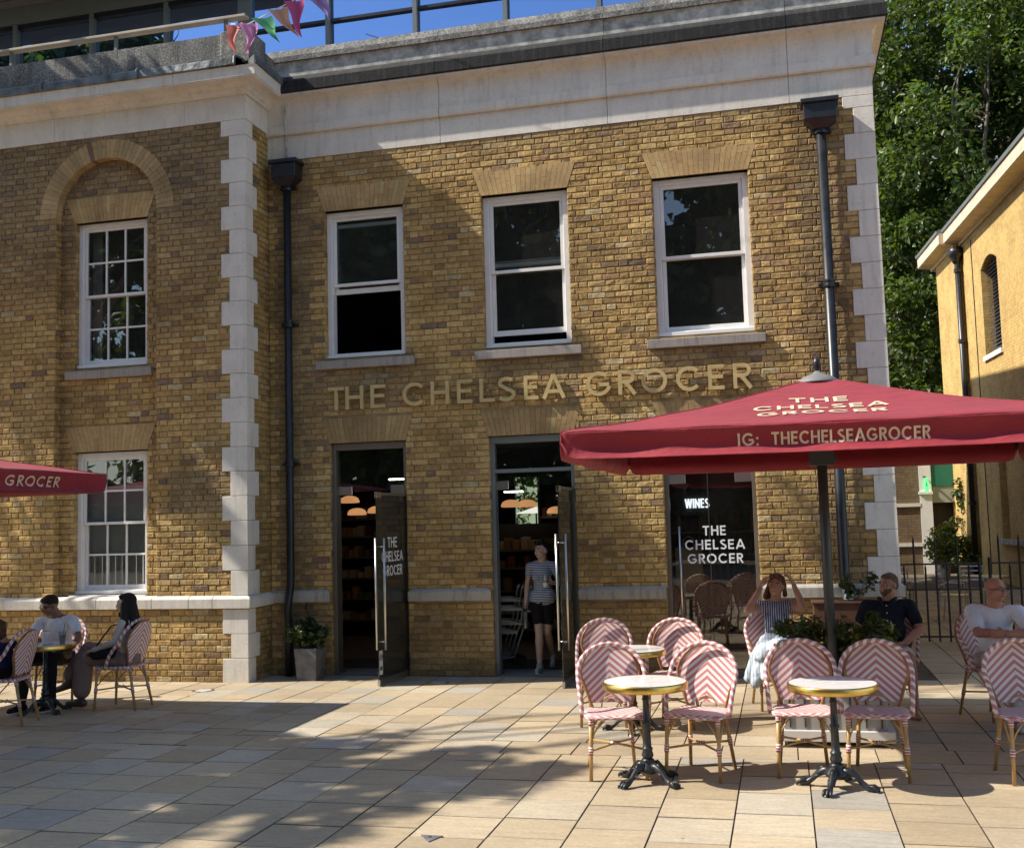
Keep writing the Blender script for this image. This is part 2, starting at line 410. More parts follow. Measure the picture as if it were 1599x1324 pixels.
def slab_geo(mb, s):
    xa, xb, ya, yb = s; g = .0038; e = .003; h = .006+random.uniform(-.0018, .0018)
    c = SLAB[rng.choice(len(SLAB), p=_sw)][0]; k = rng.uniform(.79, .97); mb.cur = tuple(q*k for q in c)
    t = [random.uniform(-.0012, .0012) for _ in range(4)]; n = len(mb.v)
    q = .0075; o = [(xa+g, ya+q), (xb-g, ya+q), (xb-g, yb-q), (xa+g, yb-q)]; i = [(xa+g+e, ya+q+e), (xb-g-e, ya+q+e), (xb-g-e, yb-q-e), (xa+g+e, yb-q-e)]
    for p in o: mb.v.append((*p, -.01))
    for p, q in zip(o, t): mb.v.append((*p, h-.003+q))
    for p, q in zip(i, t): mb.v.append((*p, h+q))
    top = mb.cur
    for a, kk in ((0, .30), (4, .75)):
        mb.cur = tuple(q*kk for q in top)
        for u in range(4): w = (u+1) % 4; mb.face([n+a+u, n+a+w, n+a+4+w, n+a+4+u])
    mb.cur = top; mb.face([n+8, n+9, n+10, n+11])
def sk(s):
    cx, cy = (s[0]+s[1])/2, (s[2]+s[3])/2; d = cy+13.1
    inside = d > 5.9 and -.76*d < cx+.02*d < .24*d+.3
    return (0 if inside else 1, d)
slabs = [s for s in slabs if s[1] > -22]
slabs.sort(key=sk)
for s in slabs[:300]:
    mb = MB(); slab_geo(mb, s); mb.build('paving_slab', M_slab, pavement)
mb = MB()
for s in slabs[300:]: slab_geo(mb, s)
mb.build('paving_slabs', M_slab, pavement, kind='stuff')

# ------------------------------------------------------------ generic profile run with mitred ends (o = projection out of the wall)
def run_profile(mb, prof, A, B, out, ma=0, mb_=0):
    """A, B plan points; out = outward normal; ma/mb_ = 1 for an outside mitre, -1 inside, 0 square"""
    A = Vector((*A, 0)); B = Vector((*B, 0)); d = (B-A).normalized(); o = Vector((*out, 0)); n = len(mb.v); k = len(prof)
    for p, z in prof: mb.v.append(tuple(A+o*p-d*p*ma+Vector((0, 0, z))))
    for p, z in prof: mb.v.append(tuple(B+o*p+d*p*mb_+Vector((0, 0, z))))
    for i in range(k):
        j = (i+1) % k; mb.face([n+i, n+j, n+k+j, n+k+i])
    mb.face([n+i for i in range(k)][::-1]); mb.face([n+k+i for i in range(k)])
    return mb
def course(name, m, parent, prof, A, B, out, cuts, ma=0, mb_=0, gap=.003, axis=0, bevel=0):
    pts = [A]+[(c, A[1]) if axis == 0 else (A[0], c) for c in cuts]+[B]
    for i, (p, q) in enumerate(zip(pts[:-1], pts[1:])):
        a = list(p); b = list(q); s = 1 if b[axis] > a[axis] else -1
        if i: a[axis] += gap*s
        if i < len(pts)-2: b[axis] -= gap*s
        t = MB(); run_profile(t, prof, a, b, out, ma if i == 0 else 0, mb_ if i == len(pts)-2 else 0); t.build(name, m, parent, bevel=bevel)

# ------------------------------------------------------------ main block (front wall on y = 0)
bld = thing('grocer_building', 'two-storey yellow stock brick shop building with three upper sash windows and pale stone frieze', 'building', (0, 0, 0))
XL, XR = -6.49, 1.25
UW = [(-5.69, -4.59), (-3.54, -2.42), (-1.37, -.21)]; DW = [(-5.65, -4.61), (-3.52, -2.44), (-1.37, -.28)]
holes = [(a, b, 4.06, 6.03) for a, b in UW]+[(a, b, 0, 2.96) for a, b in DW]
w = MB(); solid_wall(w, XL, XR, -.05, 7.7, .010, .34, holes); w.build('wall', M_mortar, bld)
front_wall = bld.children[0]
QZ = [(.0, .31), (.31, .62), (.62, .925)]+[(1.075+.3088*i, 1.075+.3088*(i+1)) for i in range(19)]
QZ = [q for q in QZ if q[0] < 6.77]; QZ[-1] = (QZ[-1][0], 6.775)
quo = [((.34 if i % 2 else .225), a, b) for i, (a, b) in enumerate(QZ)]
blk = [rect(a-.0, b+.0, 0, 2.96) for a, b in DW]+[rect(a, b, 4.06, 6.03) for a, b in UW]
blk += [trap(a-.0, b+.0, a-.11, b+.11, 6.03, 6.355) for a, b in UW]+[trap(a, b, a-.1, b+.1, 2.96, 3.28) for a, b in DW]
blk += [rect(a-.12, b+.12, 3.92, 4.06) for a, b in UW]+[rect(XR-wd, XR+1, a, b) for wd, a, b in quo]+[lambda z: (XL-1, XR+1) if .93 < z < 1.085 else None]
bl = brick_list(XL, XR, 0, 6.78, blk)
def vis(b):   # the bricks nearest to the lens that the canopy does not cover come first
    x, z = (b[0]+b[1])/2, (b[2]+b[3])/2
    return math.hypot(x, z-1.9)+(9 if z < 3.1 and x > -1.35 and z > 2.2 else 0)+(4 if x > -.3 and z < 1.1 else 0)
_sn = lambda x, z, s=1.: .5+.5*math.sin(2.1*x*s+1.3*math.sin(1.7*z*s+.6*x))*math.sin(1.9*z*s+1.1*math.sin(2.3*x*s))
def stain_main(x, z):
    g = .10*_sn(x, z, 1.3); k = 1.
    for a, b in UW:
        if a-.15 < x < b+.15 and 3.0 < z < 3.93: g += .38*max(0, 1-(3.93-z)/.9); k *= 1-.16*max(0, 1-(3.93-z)/.7)
    if z > 6.4: g += .25*(z-6.4)/.4
    if abs(x-.65) < .22 or abs(x+6.17) < .25: g += .3; k *= .85
    if z < .93: g += .25*_sn(x, z*2, 1.6); k *= .9
    if z < .2: k *= .8
    return min(.8, g), k
STAIN[0] = stain_main
brick_face(bld, bl, lambda x, z, d: (x, d, z), vis, 300)
STAIN[0] = None
for (a, b), (tz0, tz1) in [(u, (6.03, 6.355)) for u in UW]: flat_arch(bld, a, b, a-.11, b+.11, tz0, tz1, 0, .1)
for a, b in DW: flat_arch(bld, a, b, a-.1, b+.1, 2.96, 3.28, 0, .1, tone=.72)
# reveals of the openings
for a, b, z0, z1 in holes:
    bk = [rect(0, 1, .93, 1.085)] if z0 == 0 else []
    for xx, sg in ((a, 1), (b, -1)):
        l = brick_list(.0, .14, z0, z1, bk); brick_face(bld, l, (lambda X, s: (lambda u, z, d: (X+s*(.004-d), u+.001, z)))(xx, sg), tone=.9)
for wd, a, b in quo:
    m = MB(); m.box(XR-wd+.003, XR+.012, -.014, (.24 if wd > .3 else .36), a+.002, b-.002); m.build('quoin', M_stone, bld, bevel=.005)
# plinth band, with its weathered top
BP = [(0, .935), (.05, .935), (.055, 1.045), (.04, 1.065), (.012, 1.085), (0, 1.085)]
spans = [(XL, DW[0][0]), (DW[0][1], DW[1][0]), (DW[1][1], DW[2][0]), (DW[2][1], XR)]
for i, (a, b) in enumerate(spans):
    m = MB(); run_profile(m, BP, (a+(.06 if i else 0), -.001), (b-(.06 if i < 3 else 0), -.001), (0, -1), 1 if i else 0, 1)
    m.build('stone_band', M_bandst, bld)
sp = MB(); run_profile(sp, BP, (XR, .0), (XR, 17), (1, 0)); sp.build('stone_band', M_stone, bld)
# side wall towards the passage (seen only when the viewpoint moves)
s2 = MB(); s2.box(XR-.3, XR-.01, .34, 17, -.05, 7.7); s2.build('side_wall', M_mortar, bld)
brick_face(bld, brick_list(.25, 17, 0, 6.78, [rect(0, .36, 0, 7), rect(0, 18, .93, 1.085)]), lambda u, z, d: (XR-d, u, z))
# frieze, fillet, cavetto, corona, parapet
CU = [-4.06, -1.88, .31]
course('frieze_stone', M_stone, bld, [(-.1, 6.78), (.012, 6.78), (.012, 7.11), (-.1, 7.11)], (XL, 0), (XR, 0), (0, -1), CU, 0, 1)
course('string_course', M_stone, bld, [(-.1, 7.112), (.05, 7.112), (.06, 7.13), (.06, 7.235), (.045, 7.245), (-.1, 7.245)], (XL, 0), (XR, 0), (0, -1), CU, 0, 1)
course('cornice_stone', M_stone, bld, [(-.1, 7.247), (.03, 7.247), (.03, 7.46), (.045, 7.53), (.09, 7.585), (.18, 7.60), (.18, 7.625), (-.1, 7.625)], (XL, 0), (XR, 0), (0, -1), CU, 0, 1)
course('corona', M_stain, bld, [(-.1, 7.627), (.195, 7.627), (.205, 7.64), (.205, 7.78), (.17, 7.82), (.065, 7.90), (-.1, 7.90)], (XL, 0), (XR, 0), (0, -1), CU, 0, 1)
course('parapet', M_ledge, bld, [(-.25, 7.902), (.06, 7.902), (.06, 8.06), (.07, 8.10), (-.25, 8.10)], (XL, 0), (XR, 0), (0, -1), CU, 0, 1)
course('coping', M_gran, bld, [(-.3, 8.102), (.10, 8.102), (.10, 8.17), (.03, 8.20), (-.02, 8.31), (-.3, 8.33)], (XL, 0), (XR, 0), (0, -1), CU, 0, 1)
for nm, mm, pr in (('frieze_stone', M_stone, [(-.1, 6.78), (.012, 6.78), (.012, 7.11), (-.1, 7.11)]), ('string_course', M_stone, [(-.1, 7.112), (.06, 7.112), (.06, 7.245), (-.1, 7.245)]),
                   ('cornice_stone', M_stone, [(-.1, 7.247), (.03, 7.247), (.03, 7.46), (.045, 7.53), (.09, 7.585), (.18, 7.60), (.18, 7.625), (-.1, 7.625)]),
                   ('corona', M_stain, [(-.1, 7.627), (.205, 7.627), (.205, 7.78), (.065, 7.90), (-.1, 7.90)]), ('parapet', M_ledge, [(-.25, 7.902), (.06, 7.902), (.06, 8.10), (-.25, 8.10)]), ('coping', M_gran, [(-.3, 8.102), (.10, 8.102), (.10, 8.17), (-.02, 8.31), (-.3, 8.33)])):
    m = MB(); run_profile(m, pr, (XR, 0), (XR, 17), (1, 0), 1, 0); m.build(nm, mm, bld)
m = MB(); m.box(-14, XR-.05, .3, 17, 7.7, 7.84); m.build('flat_roof', M_ledge, bld)

def board(mb, x0, x1, z0, z1, y0, y1): mb.box(x0, x1, y0, y1, z0, z1)
def frame_geo(mb, x0, x1, z0, z1, y0, y1, wl, wr=None, wt=None, wb=None):
    wr = wr or wl; wt = wt or wl; wb = wb or wl
    mb.box(x0, x0+wl, y0, y1, z0, z1); mb.box(x1-wr, x1, y0, y1, z0, z1); mb.box(x0+wl, x1-wr, y0+.001, y1-.001, z1-wt, z1); mb.box(x0+wl, x1-wr, y0+.001, y1-.001, z0, z0+wb)
def sash_window(parent, x0, x1, z0, z1, y, cols=1, rows=1, open_=0., fr=.075, st=.045, glassm=None, zm=None):
    m = MB(); frame_geo(m, x0, x1, z0, z1, y, y+.13, fr, fr, fr*.9, fr*.8)
    m.box(x0-.02, x1+.02, y-.035, y-.001, z0-.0, z0+.045)
    win = m.build('window', M_white, parent, bevel=.004); a, b = x0+fr, x1-fr; lo, hi = z0+fr*.8, z1-fr*.9; zm = zm or (lo+hi)/2
    for (s0, s1, yy) in ((zm-.02, hi, y+.03), (lo+open_, zm+.02+open_, y+.075)):
        m = MB(); frame_geo(m, a+.003, b-.003, s0, s1, yy, yy+.035, st, st, st, st*(1.5 if s0 < zm-.1 else .9))
        i0, i1 = a+st, b-st; j0, j1 = s0+st*(1.5 if s0 < zm-.1 else .9), s1-st
        for c in range(1, cols): xx = i0+(i1-i0)*c/cols; m.box(xx-.013, xx+.013, yy+.004, yy+.03, j0, j1)
        for r_ in range(1, rows): zz = j0+(j1-j0)*r_/rows; m.box(i0, i1, yy+.005, yy+.029, zz-.013, zz+.013)
        m.build('sash', M_white, win, bevel=.002)
        for c in range(cols):
            for r_ in range(rows):
                p = MB(); t = random.uniform(-.002, .002)
                xa, xb = i0+(i1-i0)*c/cols, i0+(i1-i0)*(c+1)/cols; za, zb = j0+(j1-j0)*r_/rows, j0+(j1-j0)*(r_+1)/rows
                p.poly([(xa, yy+.018+t, za), (xb, yy+.018-t, za), (xb, yy+.018-t, zb), (xa, yy+.018+t, zb)]); p.build('pane', glassm or M_glass, win)
    return win
def sill(parent, x0, x1, z0, z1, y): 
    m = MB(); run_profile(m, [(-.12, z0), (.06, z0), (.065, z1-.03), (-.12, z1)], (x0, y), (x1, y), (0, -1)); m.build('sill', M_sill, parent, bevel=.004)
def sillmat():
    b = NB('stained_sill'); n = b.noise(b.coord(scale=(22, 1, 1.2)), 2, 4, .7); m = b.noise(b.coord(), 5, 3)
    b.base(b.mix(b.ramp(m, [(.35, (.2, .2, .2)), (.65, (.9, .9, .9))]), b.ramp(n, [(.3, (.10, .09, .09)), (.6, (.38, .34, .31))]), (.36, .32, .28))); b.p.inputs['Roughness'].default_value = .9; return b.m
M_sill = sillmat()
for i, (a, b) in enumerate(UW):
    sash_window(bld, a+.005, b-.005, 4.075, 6.02, .075, 1, 1, open_=(.80, .10, 0)[i], zm=5.05); sill(bld, a-.12, b+.12, 3.925, 4.058, -.002)
M_blind = mat('pale_blind', (.5, .5, .47), .8, var=.05)
for i, (a, b) in enumerate(UW):   # slatted blind rails hung behind the upper panes
    m = MB(); m.box(a+.1, b-.1, .24, .27, 5.86, 5.90) if i == 0 else None
    if i == 1: m.box(a+.1, b-.1, .24, .27, 5.13, 5.17); m.box(a+.1, b-.1, .24, .27, 5.2, 5.22)
    if m.v: m.build('blind_rail', M_blind, bld)

# rooms behind the windows
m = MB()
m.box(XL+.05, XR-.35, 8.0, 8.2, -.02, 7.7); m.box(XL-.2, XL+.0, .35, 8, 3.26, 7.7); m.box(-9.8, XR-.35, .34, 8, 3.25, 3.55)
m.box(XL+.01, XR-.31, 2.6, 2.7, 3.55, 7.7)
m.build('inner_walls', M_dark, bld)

# downpipes with hopper heads
def downpipe(parent, x, y, ztop, zbot, r, hop, tail):
    m = MB(); m.tube([(x, y, ztop), (x, y, zbot)]+tail, r, 14)
    p = m.build('downpipe', M_iron, parent, smooth=True)
    hx0, hx1, hz0, hz1 = hop; cx = (hx0+hx1)/2; m = MB()
    m.box(hx0-.03, hx1+.03, y-.17, y+.09, hz1-.05, hz1); m.box(hx0, hx1, y-.14, y+.085, hz0+.10, hz1-.05)
    n = len(m.v); m.v += [(hx0, y-.14, hz0+.1), (hx1, y-.14, hz0+.1), (hx1, y+.085, hz0+.1), (hx0, y+.085, hz0+.1), (x-.07, y-.07, hz0), (x+.07, y-.07, hz0), (x+.07, y+.07, hz0), (x-.07, y+.07, hz0)]
    for i in range(4): j = (i+1) % 4; m.face([n+4+i, n+4+j, n+j, n+i])
    m.build('hopper_head', M_iron, p, bevel=.006)
    z = ztop-.04
    while z > zbot+.2:
        m = MB(); m.lathe([(r+.001, -.05), (r+.014, -.05), (r+.016, -.02), (r+.007, -.015), (r+.007, .01), (r+.014, .015), (r+.014, .04), (r+.001, .04)], (x, y, z), 14); m.box(x-r-.06, x+r+.06, y+.02, y+.09, z-.03, z+.01)
        m.build('pipe_collar', M_iron, p, bevel=.002); z -= 1.83
    return p
downpipe(bld, -6.17, -.10, 6.42, 1.25, .05, (-6.33, -5.99, 6.38, 6.72), [(-6.17, -.11, 1.15), (-6.17, -.16, 1.0), (-6.19, -.16, .85), (-6.19, -.13, .7), (-6.19, -.13, .02)])
dp = downpipe(bld, .65, -.10, 6.42, 1.2, .058, (.46, .83, 6.38, 6.72), [(.65, -.11, 1.12), (.66, -.16, 1.0)])
M_zinc = mat('silver_pipe', (.55, .56, .57), .3, metal=.9, var=.1)
m = MB(); m.tube([(.66, -.155, 1.06), (.67, -.17, .98), (.67, -.20, .88), (.67, -.20, .80)], [.062, .062, .062, .062], 14); m.build('pipe_elbow', M_zinc, dp, smooth=True)
for z in (1.08, .83):
    m = MB(); m.lathe([(.05, -.03), (.074, -.03), (.074, -.01), (.068, -.01), (.068, .01), (.074, .01), (.074, .03), (.05, .03)], (.665, -.175, z), 14); m.build('pipe_collar', M_iron, dp)
m = MB(); m.tube([(-6.2, -.065, 7.5), (-6.2, -.065, 7.2), (-6.21, -.03, 7.08), (-6.2, -.03, 6.73)], .014, 6); m.build('conduit', M_ledge, bld)
m = MB(); m.tube([(-5.98, -.03, 1.0), (-5.98, -.05, .86), (-5.93, -.03, .66)], .008, 5); m.build('cable', M_iron, bld)

# ------------------------------------------------------------ shop front doors
def lf(mb, w, cx, z, h, width=None, y=0, t=.14, sp=.18):
    ww = width or word_width(w, t, sp)*h
    lettering(mb, w, lambda a, b, d: (a, y-d, z+b), t, sp, h, cx-ww/2, .001, ww)
fy = .05
for i, (a, b) in enumerate(DW):
    m = MB(); fw = .055
    m.box(a, a+fw, fy, fy+.14, 0, 2.955); m.box(b-fw, b, fy, fy+.14, 0, 2.955); m.box(a+fw, b-fw, fy+.001, fy+.139, 2.955-.085, 2.954)
    if i == 1: m.box(a+fw, b-fw, fy+.002, fy+.138, 2.50, 2.545)
    if i == 2: m.box(a+fw, b-fw, fy+.002, fy+.138, 0, .10)
    m.build('door_frame', M_greyfr if i == 1 else M_bronze, bld, bevel=.003)
    m = MB(); z0 = 2.33 if i < 2 else .1
    m.poly([(a+fw, fy+.06, z0), (b-fw, fy+.06, z0), (b-fw, fy+.06, 2.87), (a+fw, fy+.06, 2.87)]); m.build('transom_glass' if i < 2 else 'shop_window_glass', M_shopglass, bld)
    if i == 2:
        m = MB(); m.box(-.86, -.85, fy+.055, fy+.068, .1, 2.87); m.build('glass_joint', M_dark, bld)
    for (p, q) in (((a+fw, a+fw+.2), (b-fw-.2, b-fw)) if i != 1 else ((a+fw, a+fw+.16),)):
        m = MB(); m.box(p, q, fy+.05, fy+.075, 2.29, 2.40); m.build('patch_fitting', M_steel, bld, bevel=.003)
    m = MB(); m.box(a+fw, b-fw, fy, .6, .0, .016); m.build('threshold', M_greyfr, bld)
def glass_door(hx, w_, ang, side, words, xoff=0.):
    """leaf hinged on the right jamb at hx, swung out towards the square"""
    d = MB(); d.box(0, w_, -.006, .006, .07, 2.27)
    leaf = d.build('glass_door', M_doorglass, bld); leaf.location = (hx, fy+.0, 0); leaf.rotation_euler = (0, 0, ang)
    for z0, z1 in ((.012, .085), (2.25, 2.285)):
        m = MB(); m.box(0, w_, -.016, .016, z0, z1); m.build('door_rail', M_steel if z0 < 1 else M_bronze, leaf, bevel=.003)
    for yy in (-.055, .055):
        m = MB(); m.tube([(w_-.09, yy, .42), (w_-.09, yy, 1.74)], .015, 10); m.build('handle', M_steel, leaf, smooth=True)
    for z in (.52, 1.64):
        m = MB(); m.tube([(w_-.09, -.055, z), (w_-.09, .055, z)], .011, 8); m.build('handle_bolt', M_steel, leaf, smooth=True)
    m = MB(); m.box(w_-.12, w_, -.018, .018, 2.22, 2.29); m.build('corner_patch', M_steel, leaf)
    if words:
        m = MB(); cx = w_*.52
        for wd, z, ww in (('THE', 1.62, .28), ('CHELSEA', 1.45, .64), ('GROCER', 1.28, .58)):
            lettering(m, wd, lambda a, b, dd: (a, side*(.0085+dd), z+b), .15, .17, .125, cx-ww/2, .001, ww) if side < 0 else lettering(m, wd, lambda a, b, dd: (2*cx-a, side*(.0085+dd), z+b), .15, .17, .125, cx-ww/2, .001, ww)
        m.build('lettering', M_whiteprint, leaf)
        m = MB(); m.box(w_-.10, w_-.01, .008*side, .0095*side, .14, .42) if side > 0 else m.box(w_-.10, w_-.01, -.0095, -.008, .14, .42); m.build('sticker', M_stickerw, leaf)
        m = MB(); s = side*.0105
        for rr in (.034,):
            pts = [(w_-.055+rr*math.cos(t*math.pi/9), s, .34+rr*math.sin(t*math.pi/9)) for t in range(18)]; m.tube(pts, .004, 4, closed=True)
        m.tube([(w_-.078, s, .364), (w_-.032, s, .316)], .004, 4)
        m.box(w_-.085, w_-.025, s-.0006, s+.0006, .19, .235)
        m.build('sticker_print', M_dark, leaf)
    return leaf
M_stickerw = mat('sticker_paper', (.6, .6, .6), .5, var=.05)
glass_door(DW[0][1]-.03, .92, R(-93.5), 1, True)
glass_door(DW[1][1]-.045, .92, R(-90), 1, False)
# lettering and hanging handle on the fixed shop window
m = MB()
for wd, cx, z, ww in (('THE', -.80, 1.665, .27), ('CHELSEA', -.80, 1.50, .70), ('GROCER', -.80, 1.335, .65)): lf(m, wd, cx, z, .115, ww, y=fy+.056, t=.17, sp=.2)
m.build('window_lettering', M_whiteprint, bld)
m = MB(); m.tube([(-1.21, fy+.03, .5), (-1.21, fy+.03, 1.78)], .012, 8); m.tube([(-1.21, fy+.03, .6), (-1.21, fy+.06, .6)], .009, 6); m.tube([(-1.21, fy+.03, 1.7), (-1.21, fy+.06, 1.7)], .009, 6); m.build('handle', M_steel, bld, smooth=True)

# ------------------------------------------------------------ shop sign in raised brass letters
sign = thing('shop_sign', 'raised brass letters reading THE CHELSEA GROCER on the brick wall above the doors', 'sign', (-2.95, -.01, 3.385))
for c, a, b in [('T', -5.643, -5.42), ('H', -5.403, -5.156), ('E', -5.06, -4.859), ('C', -4.626, -4.334), ('H', -4.249, -4.004), ('E', -3.903, -3.702), ('L', -3.61, -3.412), ('S', -3.37, -3.149), ('E', -3.035, -2.856), ('A', -2.80, -2.52), ('G', -2.256, -1.955), ('R', -1.863, -1.645), ('O', -1.576, -1.269), ('C', -1.162, -.885), ('E', -.785, -.595), ('R', -.494, -.272)]:
    m = MB(); gw = glyph(c, .15)[0]
    lettering(m, c, lambda x_, z_, d_: (x_+2.95, -.022-d_, z_), .15, 0, .30, a, .028, b-a)
    lettering(m, c, lambda x_, z_, d_: (x_+2.95, -.05-d_, z_), .06, 0, .30, a+.0, .005, b-a) if False else None
    m.box((a+b)/2+2.95-.01, (a+b)/2+2.95+.01, -.03, .015, .14, .16)
    m.build('letter', M_gold, sign)

# ------------------------------------------------------------ projecting wing on the left (front wall on y = -.65)
wing = thing('building_wing', 'projecting stock brick wing with tall arched recess, small-paned sash windows and stone quoins', 'building', (-8.5, -.65, 0))
def WG(o): return o
YB = -.65; WX0, WX1 = -14.0, -6.49; ox, oy = -8.5, -.65
# children are built in world coordinates and shifted into the wing's frame
_before = set(bpy.data.objects)
AC = -8.515; RI, RO, ZS = .755, 1.005, 6.10; RD = .115
w = MB()
solid_wall(w, WX0, WX1-.01, -.05, ZS, YB+.010, YB+RD, [(AC-RI-.01, AC+RI+.01, 1.0, ZS)])
w.box(WX0, AC-RI-.01, YB+.010, YB+RD, ZS, 7.5); w.box(AC+RI+.01, WX1-.01, YB+.010, YB+RD, ZS, 7.5)
N = 24
for i in range(N):
    xa = -RI-.01+2*(RI+.01)*i/N; xb = xa+2*(RI+.01)/N; xm = min(abs(xa), abs(xb)); zt = ZS+math.sqrt(max((RI+.05)**2-xm**2, 0))
    w.box(AC+xa, AC+xb, YB+.0101, YB+RD, zt, 7.5)
wall = w.build('wall', M_mortar, wing)
w = MB(); solid_wall(w, WX0, WX1-.012, -.05, 7.5, YB+RD+.010, -.25, [(AC-.54, AC+.545, 1.09, 2.955), (AC-.54, AC+.545, 4.06, 6.04)])
w.box(WX1-.3, WX1-.012, -.2499, .36, -.05, 7.5); w.build('inner_wall', M_mortar, wing)
WW = [(AC-.54, AC+.545, 1.09, 2.955), (AC-.54, AC+.545, 4.06, 6.04)]
quoW = [((.34 if i % 2 == 0 else .225), a, b) for i, (a, b) in enumerate([(.0, .30), (.30, .60), (.60, .905)]+[(1.07+.3093*i, 1.07+.3093*(i+1)) for i in range(20)]) if a < 7.1]
quoW[-1] = (quoW[-1][0], quoW[-1][1], 7.155)
def arch_out(z):
    if z < ZS: return (AC-RI, AC+RI) if z > .9 else None
    return (AC-math.sqrt(max(RO**2-(z-ZS)**2, 0)), AC+math.sqrt(max(RO**2-(z-ZS)**2, 0))) if z < ZS+RO else None
bk = [arch_out, lambda z: (WX0-1, WX1+1) if .91 < z < 1.07 else None]+[rect(WX1-wd, WX1+1, a, b) for wd, a, b in quoW]
bl = brick_list(WX0, WX1, 0, 7.155, bk)
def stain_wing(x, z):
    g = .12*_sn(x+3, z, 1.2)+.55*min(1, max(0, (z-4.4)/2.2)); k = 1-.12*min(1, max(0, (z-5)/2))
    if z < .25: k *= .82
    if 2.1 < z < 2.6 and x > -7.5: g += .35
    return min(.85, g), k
STAIN[0] = stain_wing
brick_face(wing, bl, lambda x, z, d: (x, YB+d, z), lambda b: math.hypot((b[0]+b[1])/2+7.0, (b[2]+b[3])/2-2.4), 260)
def arch_in(z):
    if z < ZS: return None
    q = math.sqrt(max((RI-.0)**2-(z-ZS)**2, 0)); return q
bk = [rect(*r) for r in WW]+[trap(r[0], r[1], r[0]-.15, r[1]+.13, r[3], r[3]+.335) for r in WW]+[rect(AC-.65, AC+.64, 3.92, 4.06)]
bk += [lambda z: (AC-2, AC-arch_in(z)) if z > ZS else None, lambda z: (AC+arch_in(z), AC+2) if z > ZS else None]
bl = brick_list(AC-RI, AC+RI, 1.07, ZS+RI, bk)
brick_face(wing, bl, lambda x, z, d: (x, YB+RD+d, z), lambda b: -b[0], 40)
for r in WW: flat_arch(wing, r[0], r[1], r[0]-.15, r[1]+.13, r[3], r[3]+.335, YB+RD, .1, tone=.9)
STAIN[0] = None
# reveals of the recess and of the windows
for xx, sg in ((AC-RI, 1), (AC+RI, -1)):
    brick_face(wing, brick_list(0, RD, 1.07, ZS, []), (lambda X, s: (lambda u, z, d: (X+s*(.004-d), YB+u+.002, z)))(xx, sg), tone=.9)
for r in WW:
    for xx, sg in ((r[0], 1), (r[1], -1)):
        brick_face(wing, brick_list(0, .11, r[2], r[3], []), (lambda X, s: (lambda u, z, d: (X+s*(.004-d), YB+RD+u+.002, z)))(xx, sg), tone=.9)
# arch ring of gauged bricks
n = 42
for i in range(n):
    a0, a1 = math.pi*i/n+.0022, math.pi*(i+1)/n-.0022; m = MB(); k = rng.uniform(.85, 1.12); m.cur = (.46*k, .33*k, .165*k) if rng.random() < .94 else (.2, .14, .09)
    rm = RI+(RO-RI)*rng.choice([.35, .5, .65]); dy = rng.uniform(0, .003)
    for ra, rb in (((RI, RO),) if rng.random() < .5 else ((RI, rm-.002), (rm+.002, RO))):
        pl = [(AC+r_*math.cos(t), ZS+r_*math.sin(t)) for r_, t in ((ra, a0), (rb, a0), (rb, a1), (ra, a1))]
        m.prism(pl[::-1], lambda x, z: (x, YB-.004-dy, z), lambda x, z: (x, YB+RD+.012, z))
    m.build('arch_brick', M_gauged, wing)
for wd, a, b in quoW:
    m = MB(); m.box(WX1-wd+.003, WX1+.012, YB-.014, YB+(.19 if wd > .3 else .30), a+.002, b-.002); m.build('quoin', M_stone, wing, bevel=.005)
bk = [rect(0, (.2 if wd > .3 else .31), a, b) for wd, a, b in quoW]+[rect(0, 1, .91, 1.07)]
brick_face(wing, brick_list(0, .65, 0, 7.155, bk), lambda u, z, d: (WX1-d, YB+u, z), tone=.8)
BW = [(-.1, .915), (.05, .915), (.055, 1.03), (.04, 1.05), (.0, 1.072), (-.1, 1.072)]
course('stone_band', M_stone, wing, BW, (WX0, YB), (WX1, YB), (0, -1), [-12.1, -11.2, -10.3, -9.42, -8.6, -7.8, -7.28, -6.95], 0, 1, bevel=.003)
m = MB(); run_profile(m, BW, (WX1, YB), (WX1, 0), (1, 0), 1, 0); m.build('stone_band', M_stone, wing)
m = MB(); m.box(AC-.56, AC+.56, YB+.05, YB+RD+.10, 1.055, 1.09); m.build('sill', M_stone, wing)
sill(wing, AC-.65, AC+.64, 3.92, 4.055, YB+RD)
FJ = [-13.1, -11.2, -9.3, -7.35]
for nm, mm, pr in (('frieze_stone', M_stone, [(-.1, 7.155), (.014, 7.155), (.014, 7.47), (-.1, 7.47)]),
                   ('cornice_stone', M_stone, [(-.1, 7.472), (.05, 7.472), (.06, 7.50), (.09, 7.52), (.10, 7.545), (.15, 7.575), (.16, 7.585), (.275, 7.585), (.275, 7.60), (.29, 7.605), (.29, 7.71), (.30, 7.735), (-.1, 7.735)]),
                   ('lead_flashing', M_lead, [(-.1, 7.737), (.315, 7.737), (.325, 7.75), (.32, 7.835), (.29, 7.86), (-.1, 7.91)])):
    cj = FJ if nm != 'lead_flashing' else [-12.1, -10.7, -9.28, -7.85, -6.46]
    course(nm, mm, wing, pr, (WX0, YB), (WX1, YB), (0, -1), cj, 0, 1, gap=.0025)
    m = MB(); run_profile(m, pr, (WX1, YB), (WX1, -.02), (1, 0), 1, 0); m.build(nm, mm, wing)
for xj in (-12.1, -10.7, -9.28, -7.85, -6.46):
    m = MB(); m.tube([(xj, YB-.325, 7.735), (xj, YB-.335, 7.76), (xj, YB-.328, 7.84), (xj, YB-.30, 7.87), (xj, YB-.1, 7.90)], .018, 6); m.build('lead_roll', M_lead, wing)
